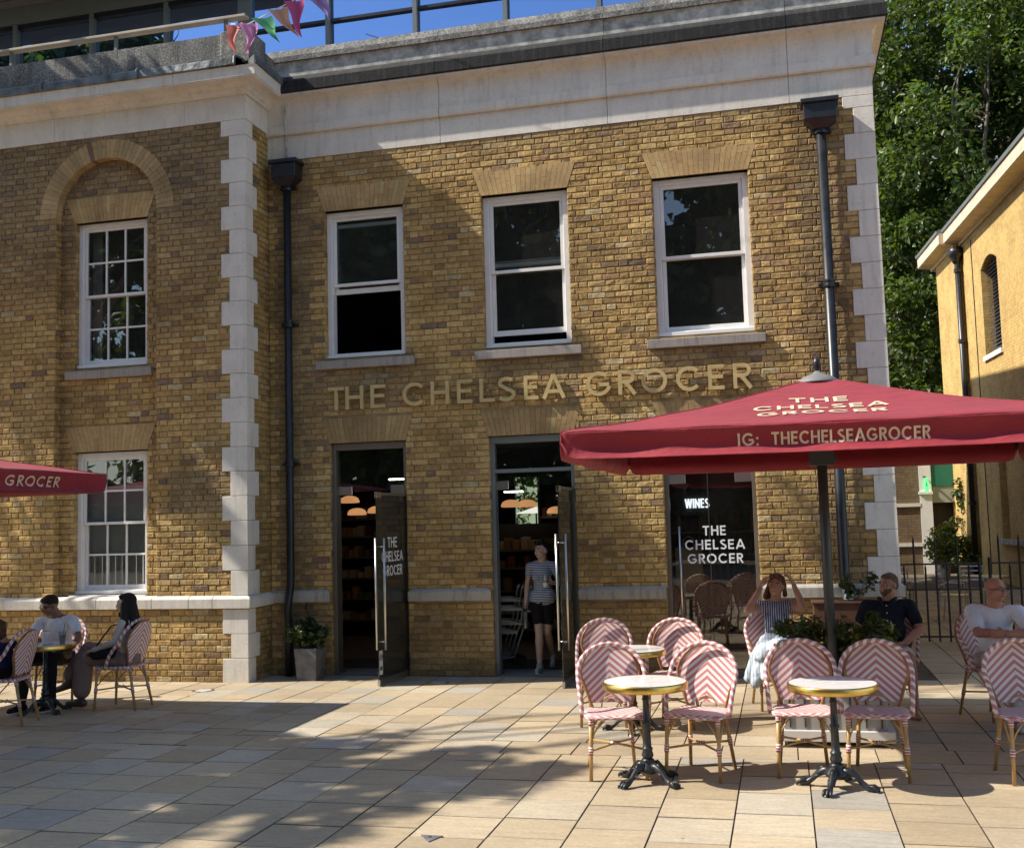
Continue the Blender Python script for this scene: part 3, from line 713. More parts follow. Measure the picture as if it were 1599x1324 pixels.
course('parapet', M_gran, wing, [(-.3, 7.86), (.08, 7.86), (.08, 8.28), (-.3, 8.30)], (WX0, YB), (-6.78, YB), (0, -1), [-12.8, -11.6, -10.4, -9.25, -8.3, -7.4], 0, 0)
m = MB(); m.box(-6.77, -6.36, YB-.12, YB+.35, 7.86, 8.30); m.build('parapet_end_block', M_gran, wing, bevel=.01)
m = MB(); m.box(-6.50, -6.36, YB+.351, .3, 7.83, 8.15); m.build('parapet', M_gran, wing)
sash_window(wing, WW[0][0]+.005, WW[0][1]-.005, 1.095, 2.945, YB+RD+.075, 3, 2, fr=.07, st=.04)
sash_window(wing, WW[1][0]+.005, WW[1][1]-.005, 4.075, 6.035, YB+RD+.075, 3, 2, fr=.07, st=.04)
M_curt = mat('net_curtain', (.62, .64, .64), .9, var=.04)
m = MB()
for i in range(40):   # a gathered net curtain behind the lower sash
    xa = AC-.48+.96*i/40; xb = xa+.96/40; f = lambda q: -.355+.016*math.sin(q*62)
    m.poly([(xa, f(xa), 1.1), (xb, f(xb), 1.1), (xb, f(xb), 1.62), (xa, f(xa), 1.62)])
m.build('net_curtain', M_blind, wing)
m = MB(); m.box(AC-.50, AC+.50, -.325, -.32, 1.1, 2.50); m.build('window_film', M_curt, wing)
m = MB(); m.box(AC-.50, AC-.36, -.20, -.18, 4.1, 6.0); m.build('curtain', M_blind, wing)
m = MB(); m.box(WX0, WX1-.35, 3.0, 3.1, 3.56, 7.7); m.box(WX0, -9.75, 3.0, 3.1, 0, 3.3); m.box(WX0, WX1-.35, -.24, .33, 3.3, 3.6); m.box(WX0, WX1-.35, -.24, 3.0, 7.4, 7.7); m.box(WX0, WX0+.1, -.24, 3, 0, 7.5); m.build('inner_walls', M_dark, wing)
# flat handrail along the parapet
M_rail = mat('weathered_rail', (.45, .40, .33), .7, var=.15)
m = MB(); m.box(WX0, -6.45, YB-.06, YB+.06, 8.50, 8.535); rail = m.build('handrail', M_rail, wing, bevel=.004)
for xx in (-13.2, -11.6, -10.0, -8.4+.03, -6.75):
    m = MB(); m.box(xx-.02, xx+.02, YB-.02, YB+.02, 8.28, 8.499); m.build('rail_post', M_greyfr, wing)
for o in set(bpy.data.objects)-_before:
    if o.parent == wing: o.location = (8.5, .65, 0)

# ------------------------------------------------------------ glazed storey set back on the roof
gs = thing('glass_storey', 'set-back glazed roof storey with grey mullions reflecting deep blue sky', 'building', (-6, 1.5, 7.84))
_before = set(bpy.data.objects)
GY = 1.5; XS = -7.57
mull = [-17.2, -15.8, -14.4, -12.99, -11.607, -10.21, -8.9, -7.57, -6.213, -4.85, -3.50, -2.15, -1.0]
for i, xx in enumerate(mull):
    m = MB(); wd = .032 if xx != XS else .10; m.box(xx-wd, xx+wd, GY-.09, GY+.06, 7.84, 10.04 if xx < XS-.01 else 11.2); m.build('mullion', M_greyfr, gs)
for a, b in zip(mull[:-1], mull[1:]):
    L_ = b <= XS+.01
    for z0, z1 in ((7.9, 9.99),) if L_ else ((7.9, 9.355), (9.40, 11.2)):
        m = MB(); t = random.uniform(-.006, .006); m.poly([(a+.04, GY+.0+t, z0), (b-.04, GY-t, z0), (b-.04, GY-t, z1), (a+.04, GY+t, z1)]); m.build('pane', M_curtain, gs)
    m = MB()
    if L_: m.box(a+.046, b-.046, GY-.06, GY+.05, 9.97, 10.05)
    else: m.box(a+.046, b-.046, GY-.05, GY+.05, 9.355, 9.40)
    m.build('transom', M_iron, gs)
m = MB(); m.box(-18, XS-.11, GY-.10, GY+.1, 10.051, 10.32); m.build('head_fascia', M_greyfr, gs)
m = MB(); m.box(-18, XS+.3, .35, GY+1, 10.325, 10.6); m.box(-18, XS+.3, 1.15, 1.17, 10.30, 10.33); m.box(-18, XS+.3, .85, .87, 10.30, 10.33); m.build('roof_overhang', M_soffit, gs)
m = MB(); m.box(XS+.1, -1.0, GY-.3, 16.8, 11.2, 11.4); m.build('roof_overhang', M_soffit, gs)
m = MB(); m.box(-18, -1.0, GY+2.5, GY+2.6, 7.84, 11.3); m.box(-1.05, -1.0, GY+.1, 16.8, 7.84, 11.3); m.build('inner_wall', M_dark, gs)
for o in set(bpy.data.objects)-_before:
    if o.parent == gs: o.location = (6, -1.5, -7.84)

# ------------------------------------------------------------ foliage
def leafmat(name, c, tr=.35):
    b = NB(name); a = b.new('ShaderNodeAttribute'); a.attribute_name = 'Col'; o = b.n['Material Output']
    c1 = b.mix(1., a.outputs['Color'], c, 'MULTIPLY'); b.base(c1); b.p.inputs['Roughness'].default_value = .42; b.p.inputs['Specular IOR Level'].default_value = .45
    t = b.new('ShaderNodeBsdfTranslucent'); c2 = b.mix(1., c1, (1.5, 1.6, .6), 'MULTIPLY'); b.l.new(c2, t.inputs[0])
    m = b.new('ShaderNodeMixShader'); m.inputs[0].default_value = tr; b.l.new(b.p.outputs[0], m.inputs[1]); b.l.new(t.outputs[0], m.inputs[2]); b.l.new(m.outputs[0], o.inputs[0]); return b.m
M_leaf = leafmat('plane_leaf', (.085, .13, .034), .42)
M_leaf2 = leafmat('shrub_leaf', (.055, .085, .03))
M_leaf3 = leafmat('lime_leaf', (.16, .20, .04))
M_bark = mat('bark', (.16, .14, .11), .9, var=.3, vs=5, bump=.6, bs=14, bd=.02)
def leaves(name, clumps, per, size, m, parent=None, kind=None, flat=.5, shape=1.7):
    """clumps: list of (centre, radius); every leaf is a folded four-sided blade"""
    cs = np.array([c for c, _ in clumps]); rs = np.array([r for _, r in clumps]); n = len(cs)*per
    idx = np.repeat(np.arange(len(cs)), per); d = rng.normal(size=(n, 3)); d /= np.linalg.norm(d, axis=1)[:, None]
    p = cs[idx]+d*(rs[idx]*rng.uniform(.25, 1, n)**.6)[:, None]*np.array([1, 1, .8])
    nr = d*.7+rng.normal(size=(n, 3))*.6+np.array([0, 0, flat]); nr /= np.linalg.norm(nr, axis=1)[:, None]
    t = np.cross(nr, rng.normal(size=(n, 3))); t /= np.linalg.norm(t, axis=1)[:, None]; b = np.cross(nr, t)
    s = size*rng.uniform(.6, 1.25, n)[:, None]; f = nr*s*.18
    v = np.stack([p-t*s*shape/2, p+b*s/2+f, p+t*s*shape/2-nr*s*.15, p-b*s/2+f], 1).reshape(-1, 3)
    me = bpy.data.meshes.new(name); me.vertices.add(4*n); me.vertices.foreach_set('co', v.astype(np.float32).ravel())
    q = np.arange(4*n, dtype=np.int32).reshape(n, 4); tri = np.stack([q[:, [0, 1, 2]], q[:, [0, 2, 3]]], 1).reshape(-1)
    me.loops.add(6*n); me.loops.foreach_set('vertex_index', tri); me.polygons.add(2*n); me.polygons.foreach_set('loop_start', np.arange(0, 6*n, 3, dtype=np.int32))
    me.update(calc_edges=True); me.materials.append(m)
    tone = (rng.uniform(.55, 1.3, len(cs))[idx]*rng.uniform(.75, 1.25, n)); hue = rng.uniform(.85, 1.25, n)
    col = np.stack([tone*hue, tone, tone*.9, np.ones(n)], 1); a = me.color_attributes.new('Col', 'FLOAT_COLOR', 'CORNER'); a.data.foreach_set('color', np.repeat(col, 6, 0).astype(np.float32).ravel())
    o = bpy.data.objects.new(name, me); COL.objects.link(o); o.parent = parent
    if kind: o['kind'] = kind
    return o
def ell_clumps(c, r, n, cr, hollow=.45):
    out = []
    for _ in range(n):
        d = rng.normal(size=3); d /= np.linalg.norm(d); k = rng.uniform(hollow, 1)**.6; out.append((tuple(np.array(c)+d*k*np.array(r)), rng.uniform(.6, 1.3)*cr))
    return out
def tree(name, label, x, y, h, crowns, n, cr, per, size, m=None, tr=.25, group=None):
    t = thing(name, label, 'tree', (x, y, 0), 0, group)
    mb = MB(); top = crowns[0][0]
    def limb(a, b, r0, r1, k=6):
        a, b = Vector(a), Vector(b); pts = []
        for i in range(k+1):
            u = i/k; p = a.lerp(b, u); p += Vector((random.uniform(-1, 1), random.uniform(-1, 1), random.uniform(-.3, .3)))*(.06*(b-a).length*math.sin(math.pi*u)); pts.append(p)
        mb.tube(pts, [r0+(r1-r0)*i/k for i in range(k+1)], 9); return pts
    tp = limb((0, 0, -.1), (random.uniform(-.3, .3), random.uniform(-.3, .3), h*.42), tr, tr*.7)
    for c, r in crowns:
        for q in range(5 if len(crowns) < 3 else 3):
            e = Vector(c)-Vector((x, y, 0))+Vector((random.uniform(-.6, .6)*r[0], random.uniform(-.6, .6)*r[1], random.uniform(-.3, .6)*r[2]))
            pts = limb(tp[random.choice([3, 4, 5, 6])], e, tr*.4, tr*.08, 7)
            for _ in range(3):
                s = pts[random.choice([3, 4, 5, 6])]; limb(s, s+Vector((random.uniform(-1, 1)*r[0]*.4, random.uniform(-1, 1)*r[1]*.4, random.uniform(-.1, 1)*r[2]*.4)), tr*.12, tr*.03, 4)
    mb.build('trunk', M_bark, t, smooth=True)
    cl = []
    vol = [r[0]*r[1]*r[2] for _, r in crowns]; tv = sum(vol)
    for (c, r), v_ in zip(crowns, vol): cl += ell_clumps(np.array(c)-np.array([x, y, 0]), r, max(4, int(n*v_/tv)), cr)
    leaves('crown', cl, per, size, m or M_leaf, t)
    return t
# the big plane tree over the passage, and those around the square
tree('plane_tree', 'tall dense plane tree behind the shop, above the yellow brick wall', 6.4, 27, 20, [((4.6, 27, 8.5), (3.6, 3.2, 5.0)), ((7.6, 25, 14.5), (5.2, 3.6, 6.0)), ((3.4, 28, 16), (4.2, 3.5, 5.0)), ((8, 27, 7.5), (4, 3, 4)), ((11, 27, 17), (4, 3.5, 5)), ((8.5, 33, 19), (8, 2, 8)), ((4, 33, 12), (5, 2, 7))], 1250, .8, 130, .14, tr=.4)
tree('shading_tree', 'leafy plane tree on the left of the square casting dappled shade', -17.5, -8.5, 13,
     [((-14.6, -7.3, 9.2), (3.5, 1.5, 1.2)), ((-12.0, -7.05, 8.5), (2.3, 1.0, .8)), ((-13.0, -8.6, 8.6), (2.0, .8, .8)), ((-18.5, -9, 11), (3.2, 3, 2.5))], 300, .40, 38, .17, tr=.24)
tree('shading_tree', 'slender plane tree on the far left shading the upper wing', -15.5, -2.0, 13, [((-13.4, -2.0, 10.4), (2.7, .5, 1.25))], 110, .42, 60, .18, tr=.16)
tree('shading_tree', 'taller plane tree farther left of the square', -21, -13, 17, [((-12.6, -4.2, 14.4), (1.6, 1.1, 1.2)), ((-21, -13.5, 14), (4, 3, 3))], 130, .5, 60, .2, tr=.2)  # unseen high crown added to shade the paving beside the passage
tree('square_tree', 'tall plane tree behind the viewer with full dark crown', -7.5, -27, 24, [((-7, -27, 11), (8.5, 3, 10.5)), ((-13, -26, 8), (5, 3, 6.5)), ((-19, -27, 13), (5.5, 3, 9))], 560, 1.2, 70, .42, tr=.4, group='trees behind the viewer')
tree('square_tree', 'broad plane tree behind the viewer on the right', 5, -31, 17, [((4, -31, 9), (8, 3, 8))], 300, 1.2, 55, .34, tr=.35, group='trees behind the viewer')
tree('square_tree', 'plane tree behind the viewer on the far left', -23, -29, 18, [((-22, -29, 10), (8, 3, 9))], 280, 1.2, 55, .36, tr=.35, group='trees behind the viewer')
hd = thing('reflection_hedge', 'long dark hedge along the far side of the square behind the viewer', 'hedge', (-8, -34, 0)); leaves('foliage', [((random.uniform(-34, 30), random.uniform(-.8, .8), random.uniform(.2, 4.5)), 1.0) for _ in range(420)], 40, .38, M_leaf2, hd)  # unseen hedge, added so the glass mirrors something dark
m = MB(); m.box(-34, 30, -.4, .4, 0, 3.6); m.build('hedge_core', M_bark, hd)

# ------------------------------------------------------------ yellow brick building on the right
def yellow_brick(name, c1, c2, mo, axis='YZ', sc=1.):
    b = NB(name); tc = b.new('ShaderNodeTexCoord'); sp = b.new('ShaderNodeSeparateXYZ'); b.l.new(tc.outputs['Object'], sp.inputs[0]); cb = b.new('ShaderNodeCombineXYZ')
    b.l.new(sp.outputs['Y' if axis == 'YZ' else 'X'], cb.inputs[0]); b.l.new(sp.outputs['Z'], cb.inputs[1])
    br = b.new('ShaderNodeTexBrick'); br.inputs['Scale'].default_value = sc; br.inputs['Mortar Size'].default_value = .011; br.inputs['Brick Width'].default_value = .225; br.inputs['Row Height'].default_value = .0753
    br.inputs['Color1'].default_value = (*c1, 1); br.inputs['Color2'].default_value = (*c2, 1); br.inputs['Mortar'].default_value = (*mo, 1); br.inputs['Bias'].default_value = -.1
    b.l.new(cb.outputs[0], br.inputs['Vector']); v = tc.outputs['Object']
    n = b.noise(v, 1.3, 5); n2 = b.noise(v, 8, 4, .7)
    c = b.mix(1., br.outputs['Color'], b.ramp(n, [(.3, (.8, .78, .74)), (.65, (1.12, 1.12, 1.1))]), 'MULTIPLY'); c = b.mix(1., c, b.ramp(n2, [(.3, (.75, .75, .75)), (.7, (1.2, 1.2, 1.2))]), 'MULTIPLY')
    b.base(c); b.p.inputs['Roughness'].default_value = .9
    b.bump(b.math('ADD', b.math('MULTIPLY', br.outputs['Fac'], -1.), b.math('MULTIPLY', b.noise(v, 25, 3), .8)), .8, .012); return b.m
M_yb = yellow_brick('yellow_brick', (.58, .385, .125), (.51, .325, .10), (.44, .32, .15))
yb = thing('yellow_brick_building', 'yellow brick building on the right with louvred arched opening and pale stone eaves', 'building', (5.31, 15.12, 0), math.atan2(.0625, .998))
S0, S1 = -14., 6.1; LW = (-.18, 1.40, 5.70, 7.85); LB = (-.9, .88, 1.1, 3.4)
m = MB(); solid = [LW, LB]
def yz_wall(mb, xa, xb, y0, y1, z0, z1, rects):
    t = MB(); solid_wall(t, y0, y1, z0, z1, xa, xb, rects); base = len(mb.v); mb.v += [(y, x, z) for x, y, z in t.v]
    for f in t.f: mb.face([base+i for i in f][::-1])
yz_wall(m, 0, .28, S0, 3.35, -.05, 9.3, [LW[:2]+(LW[2], 8.2), LB]); m.box(-.12, .28, 3.36, S1, -.05, 9.3); m.box(.28, 9, S0, S1, -.05, 9.3)
yc = (LW[0]+LW[1])/2; hw = (LW[1]-LW[0])/2
for i in range(16):   # segmental head
    a, b = -hw+2*hw*i/16, -hw+2*hw*(i+1)/16; zt = 7.95+.2*(1-(max(abs(a), abs(b))/hw)**2)
    m.box(.0, .28, yc+a, yc+b, zt, 8.2)
m.build('wall', M_yb, yb)
m = MB()
for i in range(22):
    a0 = math.pi*(.5-.32+.64*i/22); pass
m = MB(); m.box(-.06, .3, LW[0]-.08, LW[1]+.08, LW[2]-.12, LW[2]-.001); m.build('sill', M_white, yb)
m = MB(); m.box(.27, .279, LW[0]+.001, LW[1]-.001, LW[2], 8.2); m.build('louvre_back', M_iron, yb)
M_slat = mat('louvre_paint', (.10, .12, .17), .45, var=.05)
for i in range(26):
    z = LW[2]+.04+i*.093
    if z > 8.1: break
    hwz = hw if z < 7.95 else hw*math.sqrt(max(0, 1-(z-7.95)/.2))
    if hwz < .1: continue
    m = MB(); n0 = len(m.v); m.v += [(.13, yc-hwz+.03, z), (.13, yc+hwz-.03, z), (.22, yc+hwz-.03, z+.07), (.22, yc-hwz+.03, z+.07), (.14, yc-hwz+.03, z-.012), (.14, yc+hwz-.03, z-.012), (.23, yc+hwz-.03, z+.058), (.23, yc-hwz+.03, z+.058)]
    for q in ((0, 3, 2, 1), (4, 5, 6, 7), (0, 1, 5, 4), (2, 3, 7, 6), (0, 4, 7, 3), (1, 2, 6, 5)): m.face([n0+k for k in q])
    m.build('louvre_slat', M_slat, yb)
m = MB(); m.box(.15, .27, LB[0], LB[1], LB[2], LB[3]); m.build('blocked_window', M_yb, yb)
m = MB(); m.box(-.08, .3, LB[0]-.1, LB[1]+.1, .98, 1.099); m.build('sill', M_ledge, yb)
M_eave = mat('cream_stone', (.60, .50, .36), .8, var=.1, vs=4, bump=.2, bs=30)
for a, b, x0 in ((S0, 3.45, 0), (3.46, S1+.5, -.12)):
    m = MB(); run_profile(m, [(-.2, 9.05), (.05, 9.05), (.06, 9.13), (.40, 9.16), (.42, 9.18), (.42, 9.47), (-.2, 9.47)], (x0, b), (x0, a), (-1, 0)); m.build('eaves_cornice', M_eave, yb)
    m = MB(); run_profile(m, [(-.3, 9.472), (.46, 9.472), (.48, 9.54), (.40, 9.56), (-.3, 9.80)], (x0, b), (x0, a), (-1, 0)); m.build('gutter', M_greyfr, yb)
m = MB(); n0 = 0; m.v += [(.2, S0, 9.7), (.2, S1+.4, 9.7), (5, S1+.4, 12.2), (5, S0, 12.2), (9.4, S0, 9.6), (9.4, S1+.4, 9.6)]; m.face([0, 1, 2, 3]); m.face([3, 2, 5, 4]); m.face([0, 3, 4]); m.face([1, 5, 2]); m.build('roof', M_lead, yb)
m = MB(); m.tube([(-.14, 3.62-.35, 8.95), (-.14, 3.62-.35, 0)], .075, 10); p = m.build('downpipe', M_iron, yb, smooth=True)
m = MB(); m.lathe([(.08, 0), (.12, .08), (.12, .12), (.2, .2), (.21, .3), (.21, .42), (.18, .42), (.18, .3)], (-.16, 3.27, 8.55), 12); m.build('hopper_head', M_iron, p, smooth=True)
for z in (8.35, 6.4, 4.2, 2.0):
    m = MB(); m.lathe([(.07, -.05), (.1, -.05), (.1, .05), (.07, .05)], (-.14, 3.27, z), 10); m.build('pipe_collar', M_iron, p)
m = MB(); m.tube([(-.012, 2.2, 8.95), (-.012, 2.2, 0)], .012, 5); m.build('conduit', M_iron, yb)

# ------------------------------------------------------------ far end of the passage
fs = thing('far_shop', 'brick shop at the far end of the passage with green fascia', 'building', (3.75, 20.6, 0))
M_fb = yellow_brick('dark_brick', (.22, .15, .075), (.16, .105, .06), (.13, .1, .07), axis='XZ')
m = MB(); m.box(-6, .14, 0, 4, -.05, 4.2); m.box(.14, 4, 1.3, 4, -.05, 4.2); m.build('wall', M_fb, fs)
for z in (2.0, .85):
    m = MB(); m.box(-6, .16, -.06, 0.001, z-.05, z+.05); m.build('stone_band', M_stone, fs)
m = MB(); m.box(.15, .48, -.05, .6, 0, 3.4); m.box(.12, .50, -.1, .6, 2.30, 2.38); m.build('pilaster', M_white, fs)
M_green = mat('green_fascia', (.02, .16, .10), .5, var=.05)
m = MB(); m.box(.49, 1.9, -.02, .3, 2.52, 3.2); m.build('fascia', M_green, fs)
m = MB(); m.box(.49, 1.9, .0, .28, 2.05, 2.515); m.build('window_panel', mat('pale_panel', (.30, .33, .29), .5, var=.05), fs)
m = MB(); m.box(.485, 1.9, .3, .4, 0, 2.04); m.build('shop_window', M_dark, fs)
M_gsign = emis('green_sign_light', (.1, .75, .22), .8)
sg = thing('lit_green_sign', 'small glowing green capsule sign hung on the white pilaster in the passage', 'sign', (4.08, 20.38, 2.55))
m = MB(); m.prism([(.06*math.cos(t*math.pi/8)*.9, (.15 if 0 < t < 8 else -.15)+.06*math.sin(t*math.pi/8)) for t in range(16)], lambda x, z: (x, -.03, z+.02), lambda x, z: (x, .03, z+.02)); m.build('lit_panel', M_gsign, sg)
m = MB(); m.box(-.012, .012, -.034, -.031, -.03, .08); m.box(-.08, .0, -.01, .2, .25, .27); m.build('bracket', M_iron, sg)
rb = thing('red_brick_terrace', 'red brick terrace with white windows glimpsed through the leaves', 'building', (9, 42, 0))
M_rb = yellow_brick('red_brick', (.24, .085, .06), (.18, .06, .045), (.2, .15, .12), axis='XZ')
m = MB(); m.box(-12, 12, 0, 8, -.05, 22); m.build('wall', M_rb, rb)
for zi in range(6):
    for xi in range(8):
        x0 = -10.6+xi*2.8; z0 = 1.2+zi*3.4
        m = MB(); frame_geo(m, x0, x0+1.2, z0, z0+2.0, -.06, .0, .12); m.box(x0+.55, x0+.65, -.05, -.01, z0+.1, z0+1.9); m.box(x0+.1, x0+1.1, -.05, -.012, z0+.95, z0+1.05); w_ = m.build('window', M_white, rb)
        p = MB(); p.poly([(x0+.1, -.03, z0+.1), (x0+1.1, -.03, z0+.1), (x0+1.1, -.03, z0+1.9), (x0+.1, -.03, z0+1.9)]); p.build('pane', M_iron, w_)
    m = MB(); m.box(-12, 12, -.1, -.001, zi*3.4+.6, zi*3.4+.85); m.build('stone_band', M_white, rb)
def shrub(name, label, loc, pots, clumps, per, size, m_, cat='plant', pot_m=None, group=None):
    t = thing(name, label, cat, loc, 0, group)
    if pots: pots.build('pot', pot_m or M_ledge, t, bevel=.004)
    leaves('foliage', clumps, per, size, m_, t, kind=None)
    st = MB()
    for c, r in clumps[:10]: st.tube([(c[0]*.2, c[1]*.2, .2), (c[0]*.7, c[1]*.7, c[2]*.7), c], [.008, .006, .003], 4)
    st.build('stem', M_bark, t)
    return t
for i, (x, y, h, lab) in enumerate(((4.2, 18.9, 1.5, 'bright sunlit shrub in a pot left of the dark doorway in the passage'), (4.75, 18.7, 1.15, 'second sunlit shrub in a pot, nearer the yellow wall'), (4.95, 19.6, 2.6, 'tall climbing shrub at the far end of the yellow wall'))):
    pt = MB(); pt.lathe([(.17, 0), (.22, .38), (.24, .4), (.2, .4), (.2, .36)], (0, 0, 0), 12)
    shrub('potted_shrub', lab, (x, y, 0), pt, [((random.uniform(-.3, .3), random.uniform(-.25, .25), .4+random.uniform(0, h-.4)), .2) for _ in range(26)], 34, .075, M_leaf3 if i < 2 else M_leaf2, group='pots at the end of the passage')

# railings between the two buildings
def railing(label, x0, x1, y, tall=True):
    t = thing('iron_railing', label, 'railing', (x0, y, 0)); L = x1-x0
    m = MB(); m.tube([(0, 0, 0), (0, 0, 1.2)], .022, 8); m.build('post', M_iron, t); m = MB(); m.tube([(L, 0, 0), (L, 0, 1.2)], .022, 8); m.build('post', M_iron, t)
    for z in (.10, .76, 1.12):
        m = MB(); m.box(.02, L-.02, -.016, .016, z-.012, z+.012); m.build('rail', M_iron, t)
    n = int(L/.1315); me = {}
    for h in (1.13, 1.52):
        q = MB(); q.tube([(0, 0, .03), (0, 0, h-.06), (0, 0, h)], [.0145, .0145, .001], 8); me[h] = q.mesh('railing_bar', M_iron)
    for i in range(1, n): link('railing_bar', me[1.52 if i % 2 else 1.13], t, (L*i/n, 0, 0))
railing('black iron gate of alternating tall and short bars beside the stone quoins', 1.36, 2.66, 3.5)
railing('black iron railing panel running to the yellow brick wall', 2.80, 5.7, 3.55)
# aluminium café furniture in the passage
M_alu = mat('aluminium', (.6, .6, .6), .3, metal=.9, var=.05)
def alu_table(x, y, lab):
    t = thing('aluminium_table', lab, 'table', (x, y, 0), 0, 'aluminium tables in the passage')
    m = MB(); m.lathe([(.34, .70), (.35, .71), (.35, .735), (.34, .74)], (0, 0, 0), 24); m.build('table_top', M_alu, t)
    m = MB(); m.tube([(0, 0, .02), (0, 0, .7)], .022, 8); m.build('column', M_alu, t)
    for k in range(4): a = k*math.pi/2+.4; m = MB(); m.tube([(0, 0, .08), (.3*math.cos(a), .3*math.sin(a), .02)], .016, 6); m.build('leg', M_alu, t)
def alu_chair(x, y, rz, lab):
    t = thing('aluminium_chair', lab, 'chair', (x, y, 0), rz, 'aluminium chairs in the passage')
    m = MB(); m.box(-.21, .21, -.21, .21, .44, .455); m.build('seat', M_alu, t)
    for s in (-1, 1):
        m = MB(); m.tube([(s*.24, -.22, 0), (s*.24, -.2, .66), (s*.24, .1, .67), (s*.22, .22, .62)], .011, 6); m.build('leg', M_alu, t)
        m = MB(); m.tube([(s*.22, .26, 0), (s*.21, .2, .45), (s*.2, .25, .84)], .011, 6); m.build('leg', M_alu, t)
    for z in (.6, .68, .76, .84): m = MB(); m.tube([(-.2, .22+(z-.45)*.08, z), (0, .26+(z-.45)*.08, z), (.2, .22+(z-.45)*.08, z)], .012, 6); m.build('back_slat', M_alu, t)
alu_table(2.0, 6.2, 'round aluminium café table just beyond the iron gate')
alu_table(3.35, 7.0, 'round aluminium café table nearer the yellow wall')
alu_chair(1.9, 7.3, 0, 'aluminium café chair against the shop side of the passage'); alu_chair(2.75, 6.6, R(70), 'aluminium café chair between the two metal tables'); alu_chair(3.3, 7.9, R(10), 'aluminium café chair behind the farther metal table')

# ------------------------------------------------------------ café chairs
def weave():
    b = NB('woven_chevron'); tc = b.new('ShaderNodeUVMap'); sp = b.new('ShaderNodeSeparateXYZ'); b.l.new(tc.outputs[0], sp.inputs[0])
    ax = b.math('ABSOLUTE', sp.outputs[0]); h = b.math('ADD', sp.outputs[1], b.math('MULTIPLY', ax, .85))
    stair = b.math('SNAP', h, .0055); f = b.math('FRACT', b.math('MULTIPLY', stair, 1/.053)); g = b.math('GREATER_THAN', f, .5)
    ck = b.new('ShaderNodeTexChecker', Scale=150.); b.l.new(tc.outputs[0], ck.inputs['Vector'])
    c = b.mix(g, (.78, .71, .67), (.50, .175, .195)); c = b.mix(b.math('MULTIPLY', ck.outputs['Fac'], .22), c, (.55, .32, .30)); b.base(c)
    b.p.inputs['Roughness'].default_value = .5; b.bump(ck.outputs['Fac'], .5, .002); return b.m
def braid(name, c1, c2, pitch, turns=1.):
    b = NB(name); tc = b.new('ShaderNodeUVMap'); sp = b.new('ShaderNodeSeparateXYZ'); b.l.new(tc.outputs[0], sp.inputs[0])
    f = b.math('FRACT', b.math('ADD', b.math('MULTIPLY', sp.outputs[0], 1/pitch), b.math('MULTIPLY', sp.outputs[1], turns))); g = b.math('GREATER_THAN', f, .46)
    b.base(b.mix(g, c1, c2)); b.p.inputs['Roughness'].default_value = .5
    s = b.math('SINE', b.math('MULTIPLY', sp.outputs[0], 900.)); b.bump(s, .35, .002); return b.m
M_weave = weave(); M_braid = braid('wrapped_braid', (.76, .69, .62), (.48, .20, .21), .062); M_bind = braid('banded_binding', (.76, .68, .62), (.42, .10, .12), .019, 0.)
def bamboo(name, c):
    b = NB(name); v = b.coord(); n = b.noise(v, 9, 4); f = b.noise(b.coord(scale=(60, 60, 3)), 3, 3)
    b.base(b.mix(1., b.ramp(n, [(.3, tuple(q*.7 for q in c)), (.7, tuple(q*1.2 for q in c))]), b.ramp(f, [(.3, (.8, .8, .8)), (.7, (1.1, 1.1, 1.1))]), 'MULTIPLY')); b.p.inputs['Roughness'].default_value = .38; return b.m
M_bam = bamboo('bamboo', (.50, .30, .11)); M_bam2 = bamboo('brown_cane', (.34, .15, .06))
